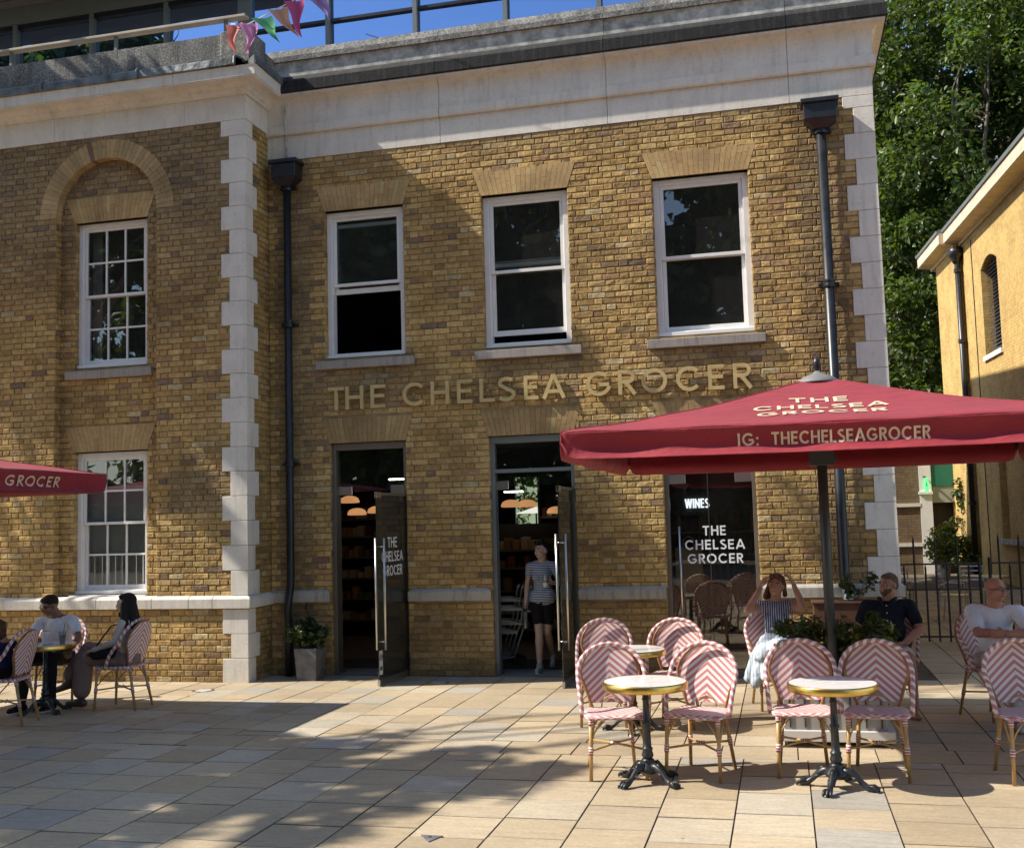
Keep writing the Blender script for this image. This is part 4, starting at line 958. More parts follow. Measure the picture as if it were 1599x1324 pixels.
def build_chair(root):
    # seat: woven pad, rounded plan, gently dished, rolled front edge
    m = MB(); nx, ny = 16, 14
    def outline(y): return .225-.03*((y+.02)/.22)**2 if y > -.02 else .235-.012*((y+.02)/.2)**2
    G = {}
    for side, dz in ((0, 0), (1, -.03)):
        for j in range(ny+1):
            y = -.225+.43*j/ny
            for i in range(nx+1):
                u = -1+2*i/nx; w_ = outline(y)*(1-.18*max(0, abs(y+.01)/.215-.8)/.2*1.6); x = u*w_
                e = max(abs(u), abs((y+.01)/.215)); z = .468-.010*(1-u*u)*(1-((y+.01)/.215)**2)*1.2-(.014*max(0, (e-.85)/.15)**2)
                G[side, i, j] = len(m.v); m.v.append((x, y, z+dz if side == 0 else z-.034+(.020*max(0, (e-.85)/.15)**2)))
    for side in (0, 1):
        for j in range(ny):
            for i in range(nx):
                q = [G[side, i, j], G[side, i+1, j], G[side, i+1, j+1], G[side, i, j+1]]; q = q if side == 0 else q[::-1]
                m.face(q, [(m.v[k][0], -m.v[k][1]) for k in q])
    for i in range(nx):
        for j, fl in ((0, 0), (ny, 1)):
            q = [G[1, i, j], G[1, i+1, j], G[0, i+1, j], G[0, i, j]]; m.face(q if not fl else q[::-1], [(m.v[k][0], m.v[k][2]-.1) for k in (q if not fl else q[::-1])])
    for j in range(ny):
        for i, fl in ((0, 1), (nx, 0)):
            q = [G[1, i, j], G[1, i, j+1], G[0, i, j+1], G[0, i, j]]; m.face(q if not fl else q[::-1], [(m.v[k][1], m.v[k][2]) for k in (q if not fl else q[::-1])])
    m.build('seat', M_weave, root, smooth=True)
    # back panel
    def bw(z): return .155+.069*min(1, (z-.50)/.20)-.006*math.sin(math.pi*min(1, (z-.5)/.2)) if z < .70 else math.sqrt(max(.224**2-(z-.70)**2, 0))
    def by(x, z): return .175+(z-.5)*.22-.55*x*x
    m = MB(); nz = 20; nx = 14
    for side, dy in ((0, 0), (1, .012)):
        base = len(m.v)
        for j in range(nz+1):
            z = .50+(.9235-.50)*(1-(1-j/nz)**1.35)
            for i in range(nx+1):
                x = (-1+2*i/nx)*max(bw(z), .012); m.v.append((x, by(x, z)+dy, z))
        for j in range(nz):
            for i in range(nx):
                q = [base+j*(nx+1)+i, base+j*(nx+1)+i+1, base+(j+1)*(nx+1)+i+1, base+(j+1)*(nx+1)+i]; q = q if side == 0 else q[::-1]
                m.face(q, [(m.v[k][0], m.v[k][2]) for k in q])
    m.build('backrest', M_weave, root, smooth=True)
    # cane hoop around the panel, running down to the seat
    pts = [(-.135, .17, .44), (-.158, .168, .50)]+[(-bw(z)-.006, by(bw(z), z), z) for z in (.54, .59, .64, .69)]
    pts += [(.231*math.cos(R(a)), by(.231*math.cos(R(a)), .70+.231*math.sin(R(a))), .70+.231*math.sin(R(a))) for a in range(170, 5, -15)]
    pts += [(-x, y, z) for x, y, z in reversed(pts[:6])]
    m = MB(); m.tube(pts, .0115, 8); m.build('inner_hoop', M_bam2, root, smooth=True)
    # thick wrapped outer hoop, coming forward to the sides of the seat
    pts = [(-.243, -.045, .432), (-.247, -.035, .50), (-.252, .0, .58), (-.256, .06, .66), (-.256, .115, .725)]
    pts += [(.256*math.cos(R(a)), .115+.095*math.sin(R(a)), .725+.215*math.sin(R(a))) for a in range(165, 10, -15)]
    pts += [(-x, y, z) for x, y, z in reversed(pts[:5])]
    m = MB(); m.tube(pts, .0175, 10); m.build('outer_hoop', M_braid, root, smooth=True)
    m = MB(); m.tube([(-.075, .182, .462), (-.07, .178, .50), (-.045, .176, .535), (0, .176, .55), (.045, .176, .535), (.07, .178, .50), (.075, .182, .462)], .006, 6); m.build('back_arch', M_bam, root, smooth=True)
    FL, FB = (-.19, -.18), (-.135, .175)
    for s in (-1, 1):
        for kind, top, bot in (('f', (s*.192, -.175, .445), (s*.205, -.20, 0)), ('b', (s*.135, .172, .445), (s*.175, .265, 0))):
            m = MB(); m.tube([top, bot], [.0155, .0135], 9); l = m.build('leg', M_bam, root, smooth=True)
            u = .52; p = Vector(top).lerp(Vector(bot), u); d = (Vector(bot)-Vector(top)).normalized()
            m = MB(); m.tube([p-d*.028, p+d*.028], .0185, 10); m.build('binding', M_bind, l, smooth=True)
            m = MB(); p = Vector(top).lerp(Vector(bot), .07); m.tube([p-d*.02, p+d*.022], .0185, 10); m.build('binding', M_bind, l, smooth=True)
    z = .215
    for s in (-1, 1):
        m = MB(); m.tube([(-s*.198, -.19, z), (0, .01, z+.012), (s*.16, .215, z)], .0085, 7); m.build('stretcher', M_bam, root, smooth=True)
    m = MB(); m.tube([(-.028, .0, z+.012), (.028, .02, z+.012)], .016, 8); m.build('binding', M_bind, root, smooth=True)
    for s in (-1, 1):
        m = MB(); m.tube([(s*.198, -.185, z+.05), (s*.17, -.185, .34), (s*.11, -.185, .43)], .0065, 6); m.build('brace', M_bam, root, smooth=True)
        m = MB(); m.tube([(s*.16, .21, z+.05), (s*.13, .185, .34), (s*.07, .165, .43)], .0065, 6); m.build('brace', M_bam2, root, smooth=True)
        m = MB(); m.tube([(s*.2, -.17, z+.05), (s*.195, -.06, .38), (s*.18, .02, .435)], .0065, 6); m.build('brace', M_bam, root, smooth=True)
GC = 'striped bistro chairs'
def chair_thing(loc, rz, lab): return thing('bistro_chair', lab, 'chair', loc, R(rz), GC)
chair0 = chair_thing((-1.30, -4.83, .006), 15, 'red and white woven bistro chair left of the front left marble table'); build_chair(chair0)
for x, y, rz, lab in ((-.67, -4.76, -14, 'red and white woven bistro chair right of the front left marble table'),
    (.08, -4.60, 3, 'red and white woven bistro chair left of the table nearest the umbrella pole'), (.60, -4.62, -7, 'red and white woven bistro chair right of the table nearest the umbrella pole'),
    (1.63, -4.60, 9, 'red and white woven bistro chair cut off by the right edge'), (-1.69, -2.86, 4, 'bistro chair left of the small table behind, nearest the middle door'),
    (-1.04, -2.86, -6, 'bistro chair right of the small table behind, in front of the lettered window'), (-.14, -1.86, 16, 'bistro chair under the woman in the blue and white dress'),
    (.94, -1.92, -8, 'bistro chair under the man in the dark shirt'), (1.80, -2.24, 32, 'bistro chair under the bald man'),
    (-7.05, -2.46, -88, 'bistro chair under the woman on the phone'), (-8.02, -2.20, 18, 'bistro chair under the man in sunglasses'), (-7.72, -3.46, -78, 'bistro chair with its back to us at the left edge')):
    c = copy_tree(chair0); c.location = (x, y, .006); c.rotation_euler = (0, 0, R(rz)); c['label'] = lab

# ------------------------------------------------------------ marble-topped pedestal tables
def marble():
    b = NB('white_marble'); v = b.coord(); w = b.noise(v, 4, 6, .7); n = b.new('ShaderNodeTexNoise', Scale=3., Detail=8., Distortion=2.2); b.l.new(v, n.inputs['Vector'])
    b.base(b.mix(b.ramp(n.outputs[0], [(.46, (0, 0, 0)), (.5, (.35, .35, .35)), (.54, (0, 0, 0))]), (.80, .79, .77), (.55, .55, .56))); b.p.inputs['Roughness'].default_value = .18; return b.m
M_marble = marble(); M_brass = mat('polished_brass', (.70, .47, .13), .28, metal=1, var=.12, vs=14, bump=.25, bs=25, bd=.002)
def build_table(t):
    m = MB(); m.lathe([(.10, .700), (.295, .700), (.298, .716), (.297, .7225), (.02, .7235)], (0, 0, 0), 48); m.build('marble_top', M_marble, t, smooth=False)
    m = MB(); pr = [(.2985, .672), (.306, .670), (.309, .682), (.309, .716), (.305, .7235), (.2985, .7235)]; seg = 48
    for i in range(6):
        for k in range(seg): a = 2*math.pi*k/seg; m.v.append((pr[i][0]*math.cos(a), pr[i][0]*math.sin(a), pr[i][1]))
    for i in range(6):
        for k in range(seg): q = (k+1) % seg; j = (i+1) % 6; m.face([i*seg+k, i*seg+q, j*seg+q, j*seg+k])
    m.build('brass_rim', M_brass, t, smooth=True)
    m = MB(); m.lathe([(.09, .697), (.088, .688), (.03, .676), (.023, .66), (.023, .60), (.028, .596), (.028, .588), (.023, .584), (.024, .44), (.032, .434), (.035, .425), (.032, .416), (.026, .41), (.029, .30), (.030, .255), (.038, .248), (.040, .238), (.034, .228), (.042, .205), (.044, .195), (.036, .182), (.034, .17)], (0, 0, 0), 18); m.build('column', M_iron, t, smooth=True)
    m = MB(); m.lathe([(.036, .175), (.05, .160), (.046, .150), (.062, .135), (.085, .110), (.088, .100), (.075, .085), (.06, .07), (.03, .065)], (0, 0, 0), 20); m.build('base_bell', M_iron, t, smooth=True)
    for k in range(4):
        a = R(45+90*k+8); c, s = math.cos(a), math.sin(a); P = lambda r, z, o=0: (r*c-o*s, r*s+o*c, z)
        m = MB(); m.tube([P(.03, .12), P(.085, .118), P(.13, .095), (P(.17, .055)), P(.205, .028), P(.245, .022), P(.268, .030)], [.034, .030, .022, .019, .021, .026, .012], 8)
        leg = m.build('foot', M_iron, t, smooth=True)
        m = MB()
        for o in (-.019, .0, .019): m.tube([P(.215, .040, o), P(.248, .040, o*1.2), P(.275, .018, o*1.35), P(.278, .004, o*1.35)], [.007, .011, .011, .006], 6)
        m.tube([P(.07, .135, .0), P(.10, .138, 0), P(.125, .118, 0), P(.118, .098, 0)], [.008, .012, .010, .006], 6); m.tube([P(.10, .09, .02), P(.14, .08, .022), P(.165, .05, .02)], [.006, .009, .005], 5); m.tube([P(.10, .09, -.02), P(.14, .08, -.022), P(.165, .05, -.02)], [.006, .009, .005], 5)
        m.build('claw_scroll', M_iron, leg, smooth=True, kind='stuff')
GT = 'marble pedestal tables'
tb0 = thing('bistro_table', 'round marble table with brass rim between the two front left chairs', 'table', (-1.03, -5.06, .006), 0, GT); build_table(tb0)
for x, y, rz, lab in ((.28, -5.06, 20, 'round marble table with brass rim in front of the umbrella pole'), (-1.385, -3.16, 40, 'round marble table behind, between the door and lettered window'), (-7.74, -2.82, 10, 'round marble table holding drinks among the three people on the left')):
    c = copy_tree(tb0); c.location = (x, y, .006); c.rotation_euler = (0, 0, R(rz)); c['label'] = lab

# ------------------------------------------------------------ umbrellas
def canvas():
    b = NB('red_canvas'); v = b.coord(); n = b.noise(v, 2.2, 4); f = b.noise(v, 240, 2); o = b.n['Material Output']
    c = b.mix(1., b.ramp(n, [(.3, (.225, .011, .022)), (.7, (.29, .018, .031))]), b.ramp(f, [(.3, (.92, .92, .92)), (.7, (1.06, 1.06, 1.06))]), 'MULTIPLY')
    b.base(c); b.p.inputs['Roughness'].default_value = .75; b.p.inputs['Sheen Weight'].default_value = .08; b.bump(b.math('ADD', b.math('MULTIPLY', b.noise(b.coord(scale=(1, 3, 1)), 3.5, 3), 1.), b.math('MULTIPLY', f, .02)), .5, .06)
    t = b.new('ShaderNodeBsdfTranslucent'); t.inputs[0].default_value = (.38, .012, .02, 1); m = b.new('ShaderNodeMixShader'); m.inputs[0].default_value = .006
    b.l.new(b.p.outputs[0], m.inputs[1]); b.l.new(t.outputs[0], m.inputs[2]); b.l.new(m.outputs[0], o.inputs[0]); return b.m
M_canvas = canvas()
M_capg = mat('vent_grey', (.19, .185, .18), .6, var=.1)
M_pole = mat('pole_grey', (.055, .06, .062), .42, metal=.3, var=.08)
def umbrella(label, loc, hx, hy, ze, za, front, side):
    t = thing('parasol', label, 'parasol', loc)
    def roof(x, y):
        e = max(abs(x)/hx, abs(y)/hy); return ze+(za-ze)*(1-e)-.05*math.sin(math.pi*min(1, e))+.006*math.sin(7*x+3*y)*e
    m = MB(); n = 22
    for sd in range(4):
        for j in range(n):
            for i in range(n):
                q = []
                for (a, b) in ((i, j), (i+1, j), (i+1, j+1), (i, j+1)):
                    e = .045+.955*(b/n); u = -1+2*a/n
                    x, y = ((u*hx*e, -hy*e), (hx*e, u*hy*e), (-u*hx*e, hy*e), (-hx*e, -u*hy*e))[sd]; sag = -.018*(1-u*u)*math.sin(math.pi*e)*1.; q.append((x, y, roof(x, y)+sag-(.012*(1-u*u) if b == n else 0)))
                m.poly(q)
    can = m.build('canopy', M_canvas, t, smooth=True)
    for sx_ in (-1, 1):
        for sy_ in (-1, 1):
            sm_ = MB(); sm_.tube([(sx_*hx*e, sy_*hy*e, roof(sx_*hx*e, sy_*hy*e)+.004) for e in np.linspace(.08, 1, 14)], .006, 5); sm_.build('seam', M_canvas, can)
    wm = can.modifiers.new('weld', 'WELD'); wm.merge_threshold = .001; sm = can.modifiers.new('thick', 'SOLIDIFY'); sm.thickness = .004
    def vshape(s, v, L):   # outward offset and drop along the flap; s along the side, v 0..1 down
        bul = -.045*math.sin(math.pi*v**1.6)+.02*v**4+.012*math.sin(s*5.1)*v+.009*math.sin(s*11+1)*v
        d = .195*v; end = min(1, (L-abs(s))/.10); d *= (.35+.65*math.sqrt(max(0, 1-(1-end)**2))); return bul*min(1, (L-abs(s))/.3+.15), d+.012*(1-(s/L)**2)
    for sd, L in ((0, hx), (1, hy), (2, hx), (3, hy)):
        m = MB(); ns = 80; nv = 24
        for j in range(nv+1):
            for i in range(ns+1):
                s = -L+2*L*i/ns; o, d = vshape(s+sd*.7 if abs(s) < L*.95 else s, j/nv, L) if False else vshape(s, j/nv, L)
                x, y = ((s, -hy-o), (hx+o, s), (-s, hy+o), (-hx-o, -s))[sd]; m.v.append((x, y, ze-d))
        for j in range(nv):
            for i in range(ns): a = j*(ns+1)+i; m.face([a, a+ns+1, a+ns+2, a+1])
        f = m.build('valance', M_canvas, t, smooth=True); f.modifiers.new('thick', 'SOLIDIFY').thickness = .003
    def vplace(sd, L, s0, z0):
        def P(a, b, d):
            s = s0+a; v = min(1, max(0, (ze-(z0+b)-.012*(1-(s/L)**2))/.195)); o, _ = vshape(s, v, L); o += (.0024 if d > 0 else -.001)
            x, y = ((s, -hy-o), (hx+o, s))[sd]; return (x, y, z0+b)
        return P
    if front:
        m = MB(); x = -.62
        for wd, ww in (('IG:', .14), ('THECHELSEAGROCER', 1.04)):
            lettering(m, wd, vplace(0, hx, 0, ze-.15), .17, .17, .088, x, .0012, ww); x += ww+.09
        m.build('valance_print', M_cream, t, kind='stuff')
        m = MB()
        for wd, yy, ww, hh in (('THE', .80, .44, .16), ('CHELSEA', 1.06, .98, .16), ('GROCER', 1.32, .92, .16)):
            def P(a, b, d, yy=yy):
                Y = -(yy-b*1.0); return (a, Y, roof(a, Y)+.010+d-.018*(1-(a/(hx*abs(Y)/hy))**2)*math.sin(math.pi*abs(Y)/hy)+.0)
            lettering(m, wd, P, .17, .18, hh, -ww/2-.03, .0015, ww)
        m.build('canopy_print', M_cream, t, kind='stuff')
    if side:
        m = MB(); x = -1.2
        for wd, ww in (('THE', .33), ('CHELSEA', .82), ('GROCER', .82)): lettering(m, wd, vplace(1, hy, 0, ze-.155), .18, .18, .105, x, .0012, ww); x += ww+.12
        m.build('valance_print', M_cream, t, kind='stuff')
    m = MB(); m.tube([(0, 0, .02), (0, 0, za-.1)], .041, 14); m.build('pole', M_pole, t, smooth=True)
    m = MB(); m.box(-.10, .10, -.09, .09, ze-.24, ze-.10); m.box(-.06, .06, -.06, .06, ze-.10, ze-.03); m.box(.095, .125, -.03, .03, ze-.20, ze-.15); m.build('crank_housing', M_pole, t, bevel=.006)
    m = MB(); m.lathe([(.19, za-.06), (.188, za-.045), (.12, za+.0), (.05, za+.025), (.03, za+.04), (.02, za+.05)], (0, 0, 0), 24); m.build('vent_cap', M_capg, t, smooth=True)
    m = MB(); m.lathe([(.014, za+.04), (.016, za+.06), (.030, za+.085), (.036, za+.115), (.028, za+.145), (.012, za+.165), (.004, za+.17)], (0, 0, 0), 10); m.build('finial', M_iron, t, smooth=True)
    for k in range(8):
        ex, ey = ((hx, 0), (hx, hy), (0, hy), (-hx, hy), (-hx, 0), (-hx, -hy), (0, -hy), (hx, -hy))[k]
        m = MB(); m.tube([(ex*.03, ey*.03, za-.12), (ex*.5, ey*.5, (ze+za)/2-.11), (ex*.985, ey*.985, ze-.03)], .010, 6); r_ = m.build('rib', M_pole, t)
        m = MB(); m.tube([(ex*.03, ey*.03, ze-.05), (ex*.48, ey*.48, (ze+za)/2-.10)], .008, 6); m.build('strut', M_pole, r_)
    return t
umbrella('large dark red square parasol lettered IG: THECHELSEAGROCER on its flap', (.34, -3.60, 0), 1.88, 1.76, 2.54, 3.05, True, False)
umbrella('dark red parasol cut off by the left edge with GROCER on its side flap', (-9.0, -4.38, 0), 1.86, 1.76, 2.53, 3.02, False, True)

# planters, plants, drain covers
pt = thing('metal_planter', 'low grey metal trough planter with leafy shrubs around the parasol pole', 'planter', (.34, -3.3, 0))
m = MB()
for a in (-1, 1):
    for b in (-1, 1): m.tube([(a*.36, b*.33, .0), (a*.36, b*.33, .05)], .04, 8)
m.build('castor', M_iron, pt)
M_plgrey = mat('planter_grey', (.30, .29, .27), .55, var=.1, vs=3)
m = MB(); m.box(-.46, .46, -.42, .42, .05, .14); m.build('lower_tray', mat('pale_tray', (.55, .54, .52), .5, var=.05), pt, bevel=.006)
m = MB(); frame_geo(m, 0, 0, 0, 0, 0, 0, 0) if False else None
m.box(-.41, .41, -.38, -.34, .141, .50); m.box(-.41, .41, .34, .38, .141, .50); m.box(-.41, -.37, -.34, .34, .141, .50); m.box(.37, .41, -.34, .34, .141, .50); m.box(-.37, .37, -.34, .34, .141, .44); m.build('trough', M_plgrey, pt, bevel=.004)
for i in range(7): m = MB(); m.box(-.36+.12*i-.006, -.36+.12*i+.006, -.39, -.381, .16, .47); m.build('slat', M_pole, pt)
cl = [((random.uniform(-.42, .5), random.uniform(-.35, .35), random.uniform(.52, .95)), random.uniform(.06, .12)) for _ in range(90)]+[((.36, -.1, 1.02), .07), ((.38, -.05, .95), .09), ((-.3, .1, .92), .1)]
leaves('foliage', cl, 62, .026, M_leaf2, pt, shape=3.); leaves('foliage', [((random.uniform(-.1, .5), random.uniform(-.3, .1), random.uniform(.7, .95)), .09) for _ in range(10)], 30, .045, M_leaf3, pt)
m = MB()
for c, r in cl[:26]: m.tube([(c[0]*.6, c[1]*.6, .44), (c[0], c[1], c[2])], [.006, .003], 4)
m.build('stem', M_bark, pt)
pp = thing('box_ball_planter', 'clipped round box plant in a square grey planter by the left downpipe', 'planter', (-5.80, -.35, 0))
m = MB(); n0 = len(m.v); m.v += [(-.125, -.125, 0), (.125, -.125, 0), (.125, .125, 0), (-.125, .125, 0), (-.15, -.15, .40), (.15, -.15, .40), (.15, .15, .40), (-.15, .15, .40)]
for q in ((0, 1, 5, 4), (1, 2, 6, 5), (2, 3, 7, 6), (3, 0, 4, 7), (4, 5, 6, 7), (3, 2, 1, 0)): m.face([n0+k for k in q])
M_slate = mat('slate_grey', (.13, .13, .135), .7, var=.2, vs=8, bump=.3)
m.build('pot', M_slate, pp, bevel=.006)
leaves('foliage', [tuple([tuple(np.array([-.03, 0, .56])+d/np.linalg.norm(d)*rng.uniform(.1, .24)*np.array([1.1, 1, .8])), .06]) for d in rng.normal(size=(70, 3))], 40, .028, M_leaf2, pp)
m = MB(); m.tube([(0, 0, .38), (-.02, 0, .55)], .012, 6); m.build('stem', M_bark, pp)
for x, y, lab in ((-6.74, -1.29, 'round steel drain cover set in the paving near the wing'), (-4.08, -.52, 'round steel drain cover outside the left glass door')):
    c = thing('drain_cover', lab, 'drain cover', (x, y, 0), 0, 'round drain covers'); m = MB(); m.lathe([(.13, .004), (.13, .011), (.10, .011)], (0, 0, 0), 24); m.build('cover_ring', M_steel, c); m = MB(); m.lathe([(.10, .004), (.10, .0125), (.02, .013)], (0, 0, 0), 24); m.build('cover_plate', M_slab if False else M_ledge, c)
c = thing('corner_drain', 'small triangular metal plate let into the paving at the bottom edge', 'drain cover', (-2.18, -6.62, 0)); m = MB(); m.v += [(-.07, .06, .012), (.07, .06, .012), (.02, -.07, .012), (-.07, .06, 0), (.07, .06, 0), (.02, -.07, 0)]
for q in ((2, 1, 0), (0, 1, 4, 3), (1, 2, 5, 4), (2, 0, 3, 5)): m.face(list(q))
m.build('plate', M_slate, c); m = MB(); m.lathe([(.012, .0125), (.012, .014)], (0, .02, 0), 8); m.build('screw', M_steel, c)
# wooden trough with twiggy plants against the wall
M_wood = mat('brown_wood', (.075, .032, .018), .6, var=.25, vs=4, bump=.3, bs=20)
wt = thing('wooden_trough', 'brown wooden trough on legs against the wall behind the dark-shirted man', 'planter', (.55, -.38, 0))
m = MB(); m.box(-.27, .27, -.16, .16, .62, .90); m.build('box', M_wood, wt, bevel=.006)
m = MB(); m.box(-.29, .29, -.18, .18, .901, .925); m.build('rim', M_wood, wt, bevel=.004)
for a in (-1, 1):
    for b in (-1, 1): m = MB(); m.box(a*.25-.02, a*.25+.02, b*.13-.02, b*.13+.02, 0, .62); m.build('leg', M_wood, wt)
leaves('foliage', [((random.uniform(.05, .4), random.uniform(-.1, .05), random.uniform(.98, 1.2)), .06) for _ in range(14)], 14, .04, M_leaf2, wt)
m = MB()
for i in range(14): m.tube([(random.uniform(.1, .3), 0, .93), (random.uniform(.0, .45), random.uniform(-.1, .1), random.uniform(1.05, 1.25))], .003, 4)
m.build('stem', M_bark, wt)

# bunting
FC = {'salmon': (.75, .25, .20), 'lilac': (.42, .32, .62), 'pink': (.70, .32, .52), 'green': (.10, .42, .20), 'peach': (.75, .42, .30), 'magenta': (.62, .12, .30), 'violet': (.34, .24, .55), 'yellow': (.6, .6, .15), 'white': (.75, .74, .72)}
def cloth(name, c):
    b = NB('cloth_'+name); b.base(c); b.p.inputs['Roughness'].default_value = .8; t = b.new('ShaderNodeBsdfTranslucent'); t.inputs[0].default_value = (*c, 1); m = b.new('ShaderNodeMixShader'); m.inputs[0].default_value = .4
    b.l.new(b.p.outputs[0], m.inputs[1]); b.l.new(t.outputs[0], m.inputs[2]); b.l.new(m.outputs[0], b.n['Material Output'].inputs[0]); return b.m
CM = {k: cloth(k, c) for k, c in FC.items()}
def bunting(label, pts, flags):
    t = thing('bunting', label, 'bunting', pts[0]); o = Vector(pts[0])
    m = MB(); m.tube([Vector(p)-o for p in pts], .007, 5); m.build('string', M_white, t)
    for (x, y, z, col, w_, ln, dx) in flags:
        w_ *= 1.35; ln *= 1.3; dx *= 1.25
        m = MB(); n = 8; k = random.uniform(0, 6)
        for j in range(n+1):
            v = j/n; hw_ = w_/2*(1-v)+.006
            for i in range(5):
                u = -1+.5*i; a = .035*math.sin(v*5+k+u)*v+.02*math.sin(u*3+k); m.v.append((x-o.x+u*hw_+dx*v+.03*math.sin(v*4+k), y-o.y+a*1.6, z-o.z-ln*v))
        for j in range(n):
            for i in range(4): q = j*5+i; m.face([q, q+5, q+6, q+1])
        m.build('flag', CM[col], t, smooth=True)
bunting('string of coloured bunting flags rising from the left parapet corner', [(-6.50, -.98, 8.27), (-6.1, -1.3, 8.07), (-5.65, -1.6, 8.02), (-5.15, -1.95, 7.95), (-4.55, -2.4, 7.92), (-3.6, -3, 7.9), (-1.0, -4.4, 8.3), (4, -6, 9.2)],
        [(-6.46, -1.0, 8.25, 'salmon', .17, .27, .03), (-6.22, -1.2, 8.14, 'lilac', .16, .22, .12), (-6.10, -1.3, 8.08, 'pink', .17, .30, .03), (-5.86, -1.45, 8.05, 'green', .19, .26, .22), (-5.52, -1.7, 8.0, 'peach', .19, .28, .22), (-5.22, -1.9, 7.96, 'magenta', .18, .34, .10), (-4.86, -2.15, 7.94, 'violet', .18, .30, .14), (-4.2, -2.6, 7.90, 'peach', .18, .22, .10), (-4.5, -2.4, 7.92, 'white', .1, .12, .05)])
bunting('second bunting string just dipping into the top edge on the right', [(-6.5, -.7, 10.2), (-2, -1.4, 8.5), (-.1, -1.5, 8.0), (.6, -1.5, 8.05), (4, -2, 9.5)], [(-.10, -1.5, 7.85, 'salmon', .16, .26, -.02), (.2, -1.5, 7.8, 'yellow', .16, .22, -.02), (.52, -1.5, 7.8, 'white', .16, .2, .03)])

# ------------------------------------------------------------ people
V = Vector
def skin(name, c):
    b = NB(name); v = b.coord(); n = b.noise(v, 14, 3); b.base(b.ramp(n, [(.3, tuple(q*.85 for q in c)), (.7, tuple(min(1, q*1.12) for q in c))])); b.p.inputs['Roughness'].default_value = .5
    b.p.inputs['Subsurface Weight'].default_value = .12; b.p.inputs['Subsurface Radius'].default_value = (.02, .008, .004); return b.m
SK = {'fair': skin('fair_skin', (.50, .29, .20)), 'tan': skin('tanned_skin', (.40, .20, .125)), 'red': skin('ruddy_skin', (.46, .21, .14)), 'brown': skin('brown_skin', (.23, .115, .065)), 'light': skin('light_skin', (.60, .40, .30))}
def hairmat(name, c):
    b = NB(name); n = b.noise(b.coord(scale=(40, 40, 4)), 3, 4, .7); b.base(b.ramp(n, [(.3, tuple(q*.5 for q in c)), (.7, tuple(q*1.5 for q in c))])); b.p.inputs['Roughness'].default_value = .6; b.p.inputs['Specular IOR Level'].default_value = .2; b.bump(n, .7, .01); return b.m
def fabric(name, c, stripe=None, axis='Z', pitch=.03, duty=.5, rough=.85):
    b = NB(name); v = b.coord(); n = b.noise(v, 6, 4)
    base = c
    if stripe:
        sp = b.new('ShaderNodeSeparateXYZ'); b.l.new(v, sp.inputs[0]); s = b.math('ADD', sp.outputs[axis], b.math('MULTIPLY', b.noise(v, 5, 2), .02))
        base = b.mix(b.math('GREATER_THAN', b.math('FRACT', b.math('MULTIPLY', s, 1/pitch)), duty), c, stripe)
    b.base(b.mix(1., base if stripe else (*c, 1)[:3], b.ramp(n, [(.3, (.9, .9, .9)), (.7, (1.06, 1.06, 1.06))]), 'MULTIPLY'))
    b.p.inputs['Roughness'].default_value = rough; b.p.inputs['Specular IOR Level'].default_value = .2
    b.bump(b.noise(b.coord(scale=(1, 1, .5)), 14, 3, .6), .6, .02); return b.m
WT = bpy.data.textures.new('wrinkle', 'CLOUDS'); WT.noise_scale = .09
def _ico(mb, c, r, rot=None, sub=2):
    bm = bmesh.new(); bmesh.ops.create_icosphere(bm, subdivisions=sub, radius=1)
    n = len(mb.v); c = V(c); r = V(r) if isinstance(r, (tuple, list, Vector)) else V((r, r, r))
    for v_ in bm.verts:
        p = V((v_.co.x*r.x, v_.co.y*r.y, v_.co.z*r.z)); p = (rot @ p) if rot is not None else p; mb.v.append(tuple(c+p))
    for f in bm.faces: mb.face([n+v_.index for v_ in f.verts])
    bm.free()
def caps(mb, p, q, r0, r1=None):
    r1 = r0 if r1 is None else r1; p, q = V(p), V(q); d = q-p
    if d.length < 1e-5: _ico(mb, p, r0, None, 1); return
    pts = []; rr = []
    for a in (-80, -50, -25): pts.append(p+d.normalized()*r0*math.sin(R(a))); rr.append(r0*math.cos(R(a)))
    pts += [p, q]; rr += [r0, r1]
    for a in (25, 50, 80): pts.append(q+d.normalized()*r1*math.sin(R(a))); rr.append(r1*math.cos(R(a)))
    mb.tube(pts, rr, 12)
def blob(name, mb, m, parent, voxel=.009, smooth=3, wr=0):
    me = mb.mesh(name, m, True); o = bpy.data.objects.new(name, me); COL.objects.link(o); o.parent = parent
    r_ = o.modifiers.new('union', 'REMESH'); r_.mode = 'VOXEL'; r_.voxel_size = voxel; r_.use_smooth_shade = True
    s = o.modifiers.new('soften', 'SMOOTH'); s.iterations = smooth; s.factor = .5
    if wr: d = o.modifiers.new('wrinkles', 'DISPLACE'); d.texture = WT; d.strength = wr; d.mid_level = .5; d.texture_coords = 'LOCAL'
    return o
def frame(up, fwd):
    up = V(up).normalized(); f = V(fwd); f = (f-up*f.dot(up)).normalized(); r = f.cross(up).normalized()
    return Matrix((r, f, up)).transposed()      # columns: right, forward, up
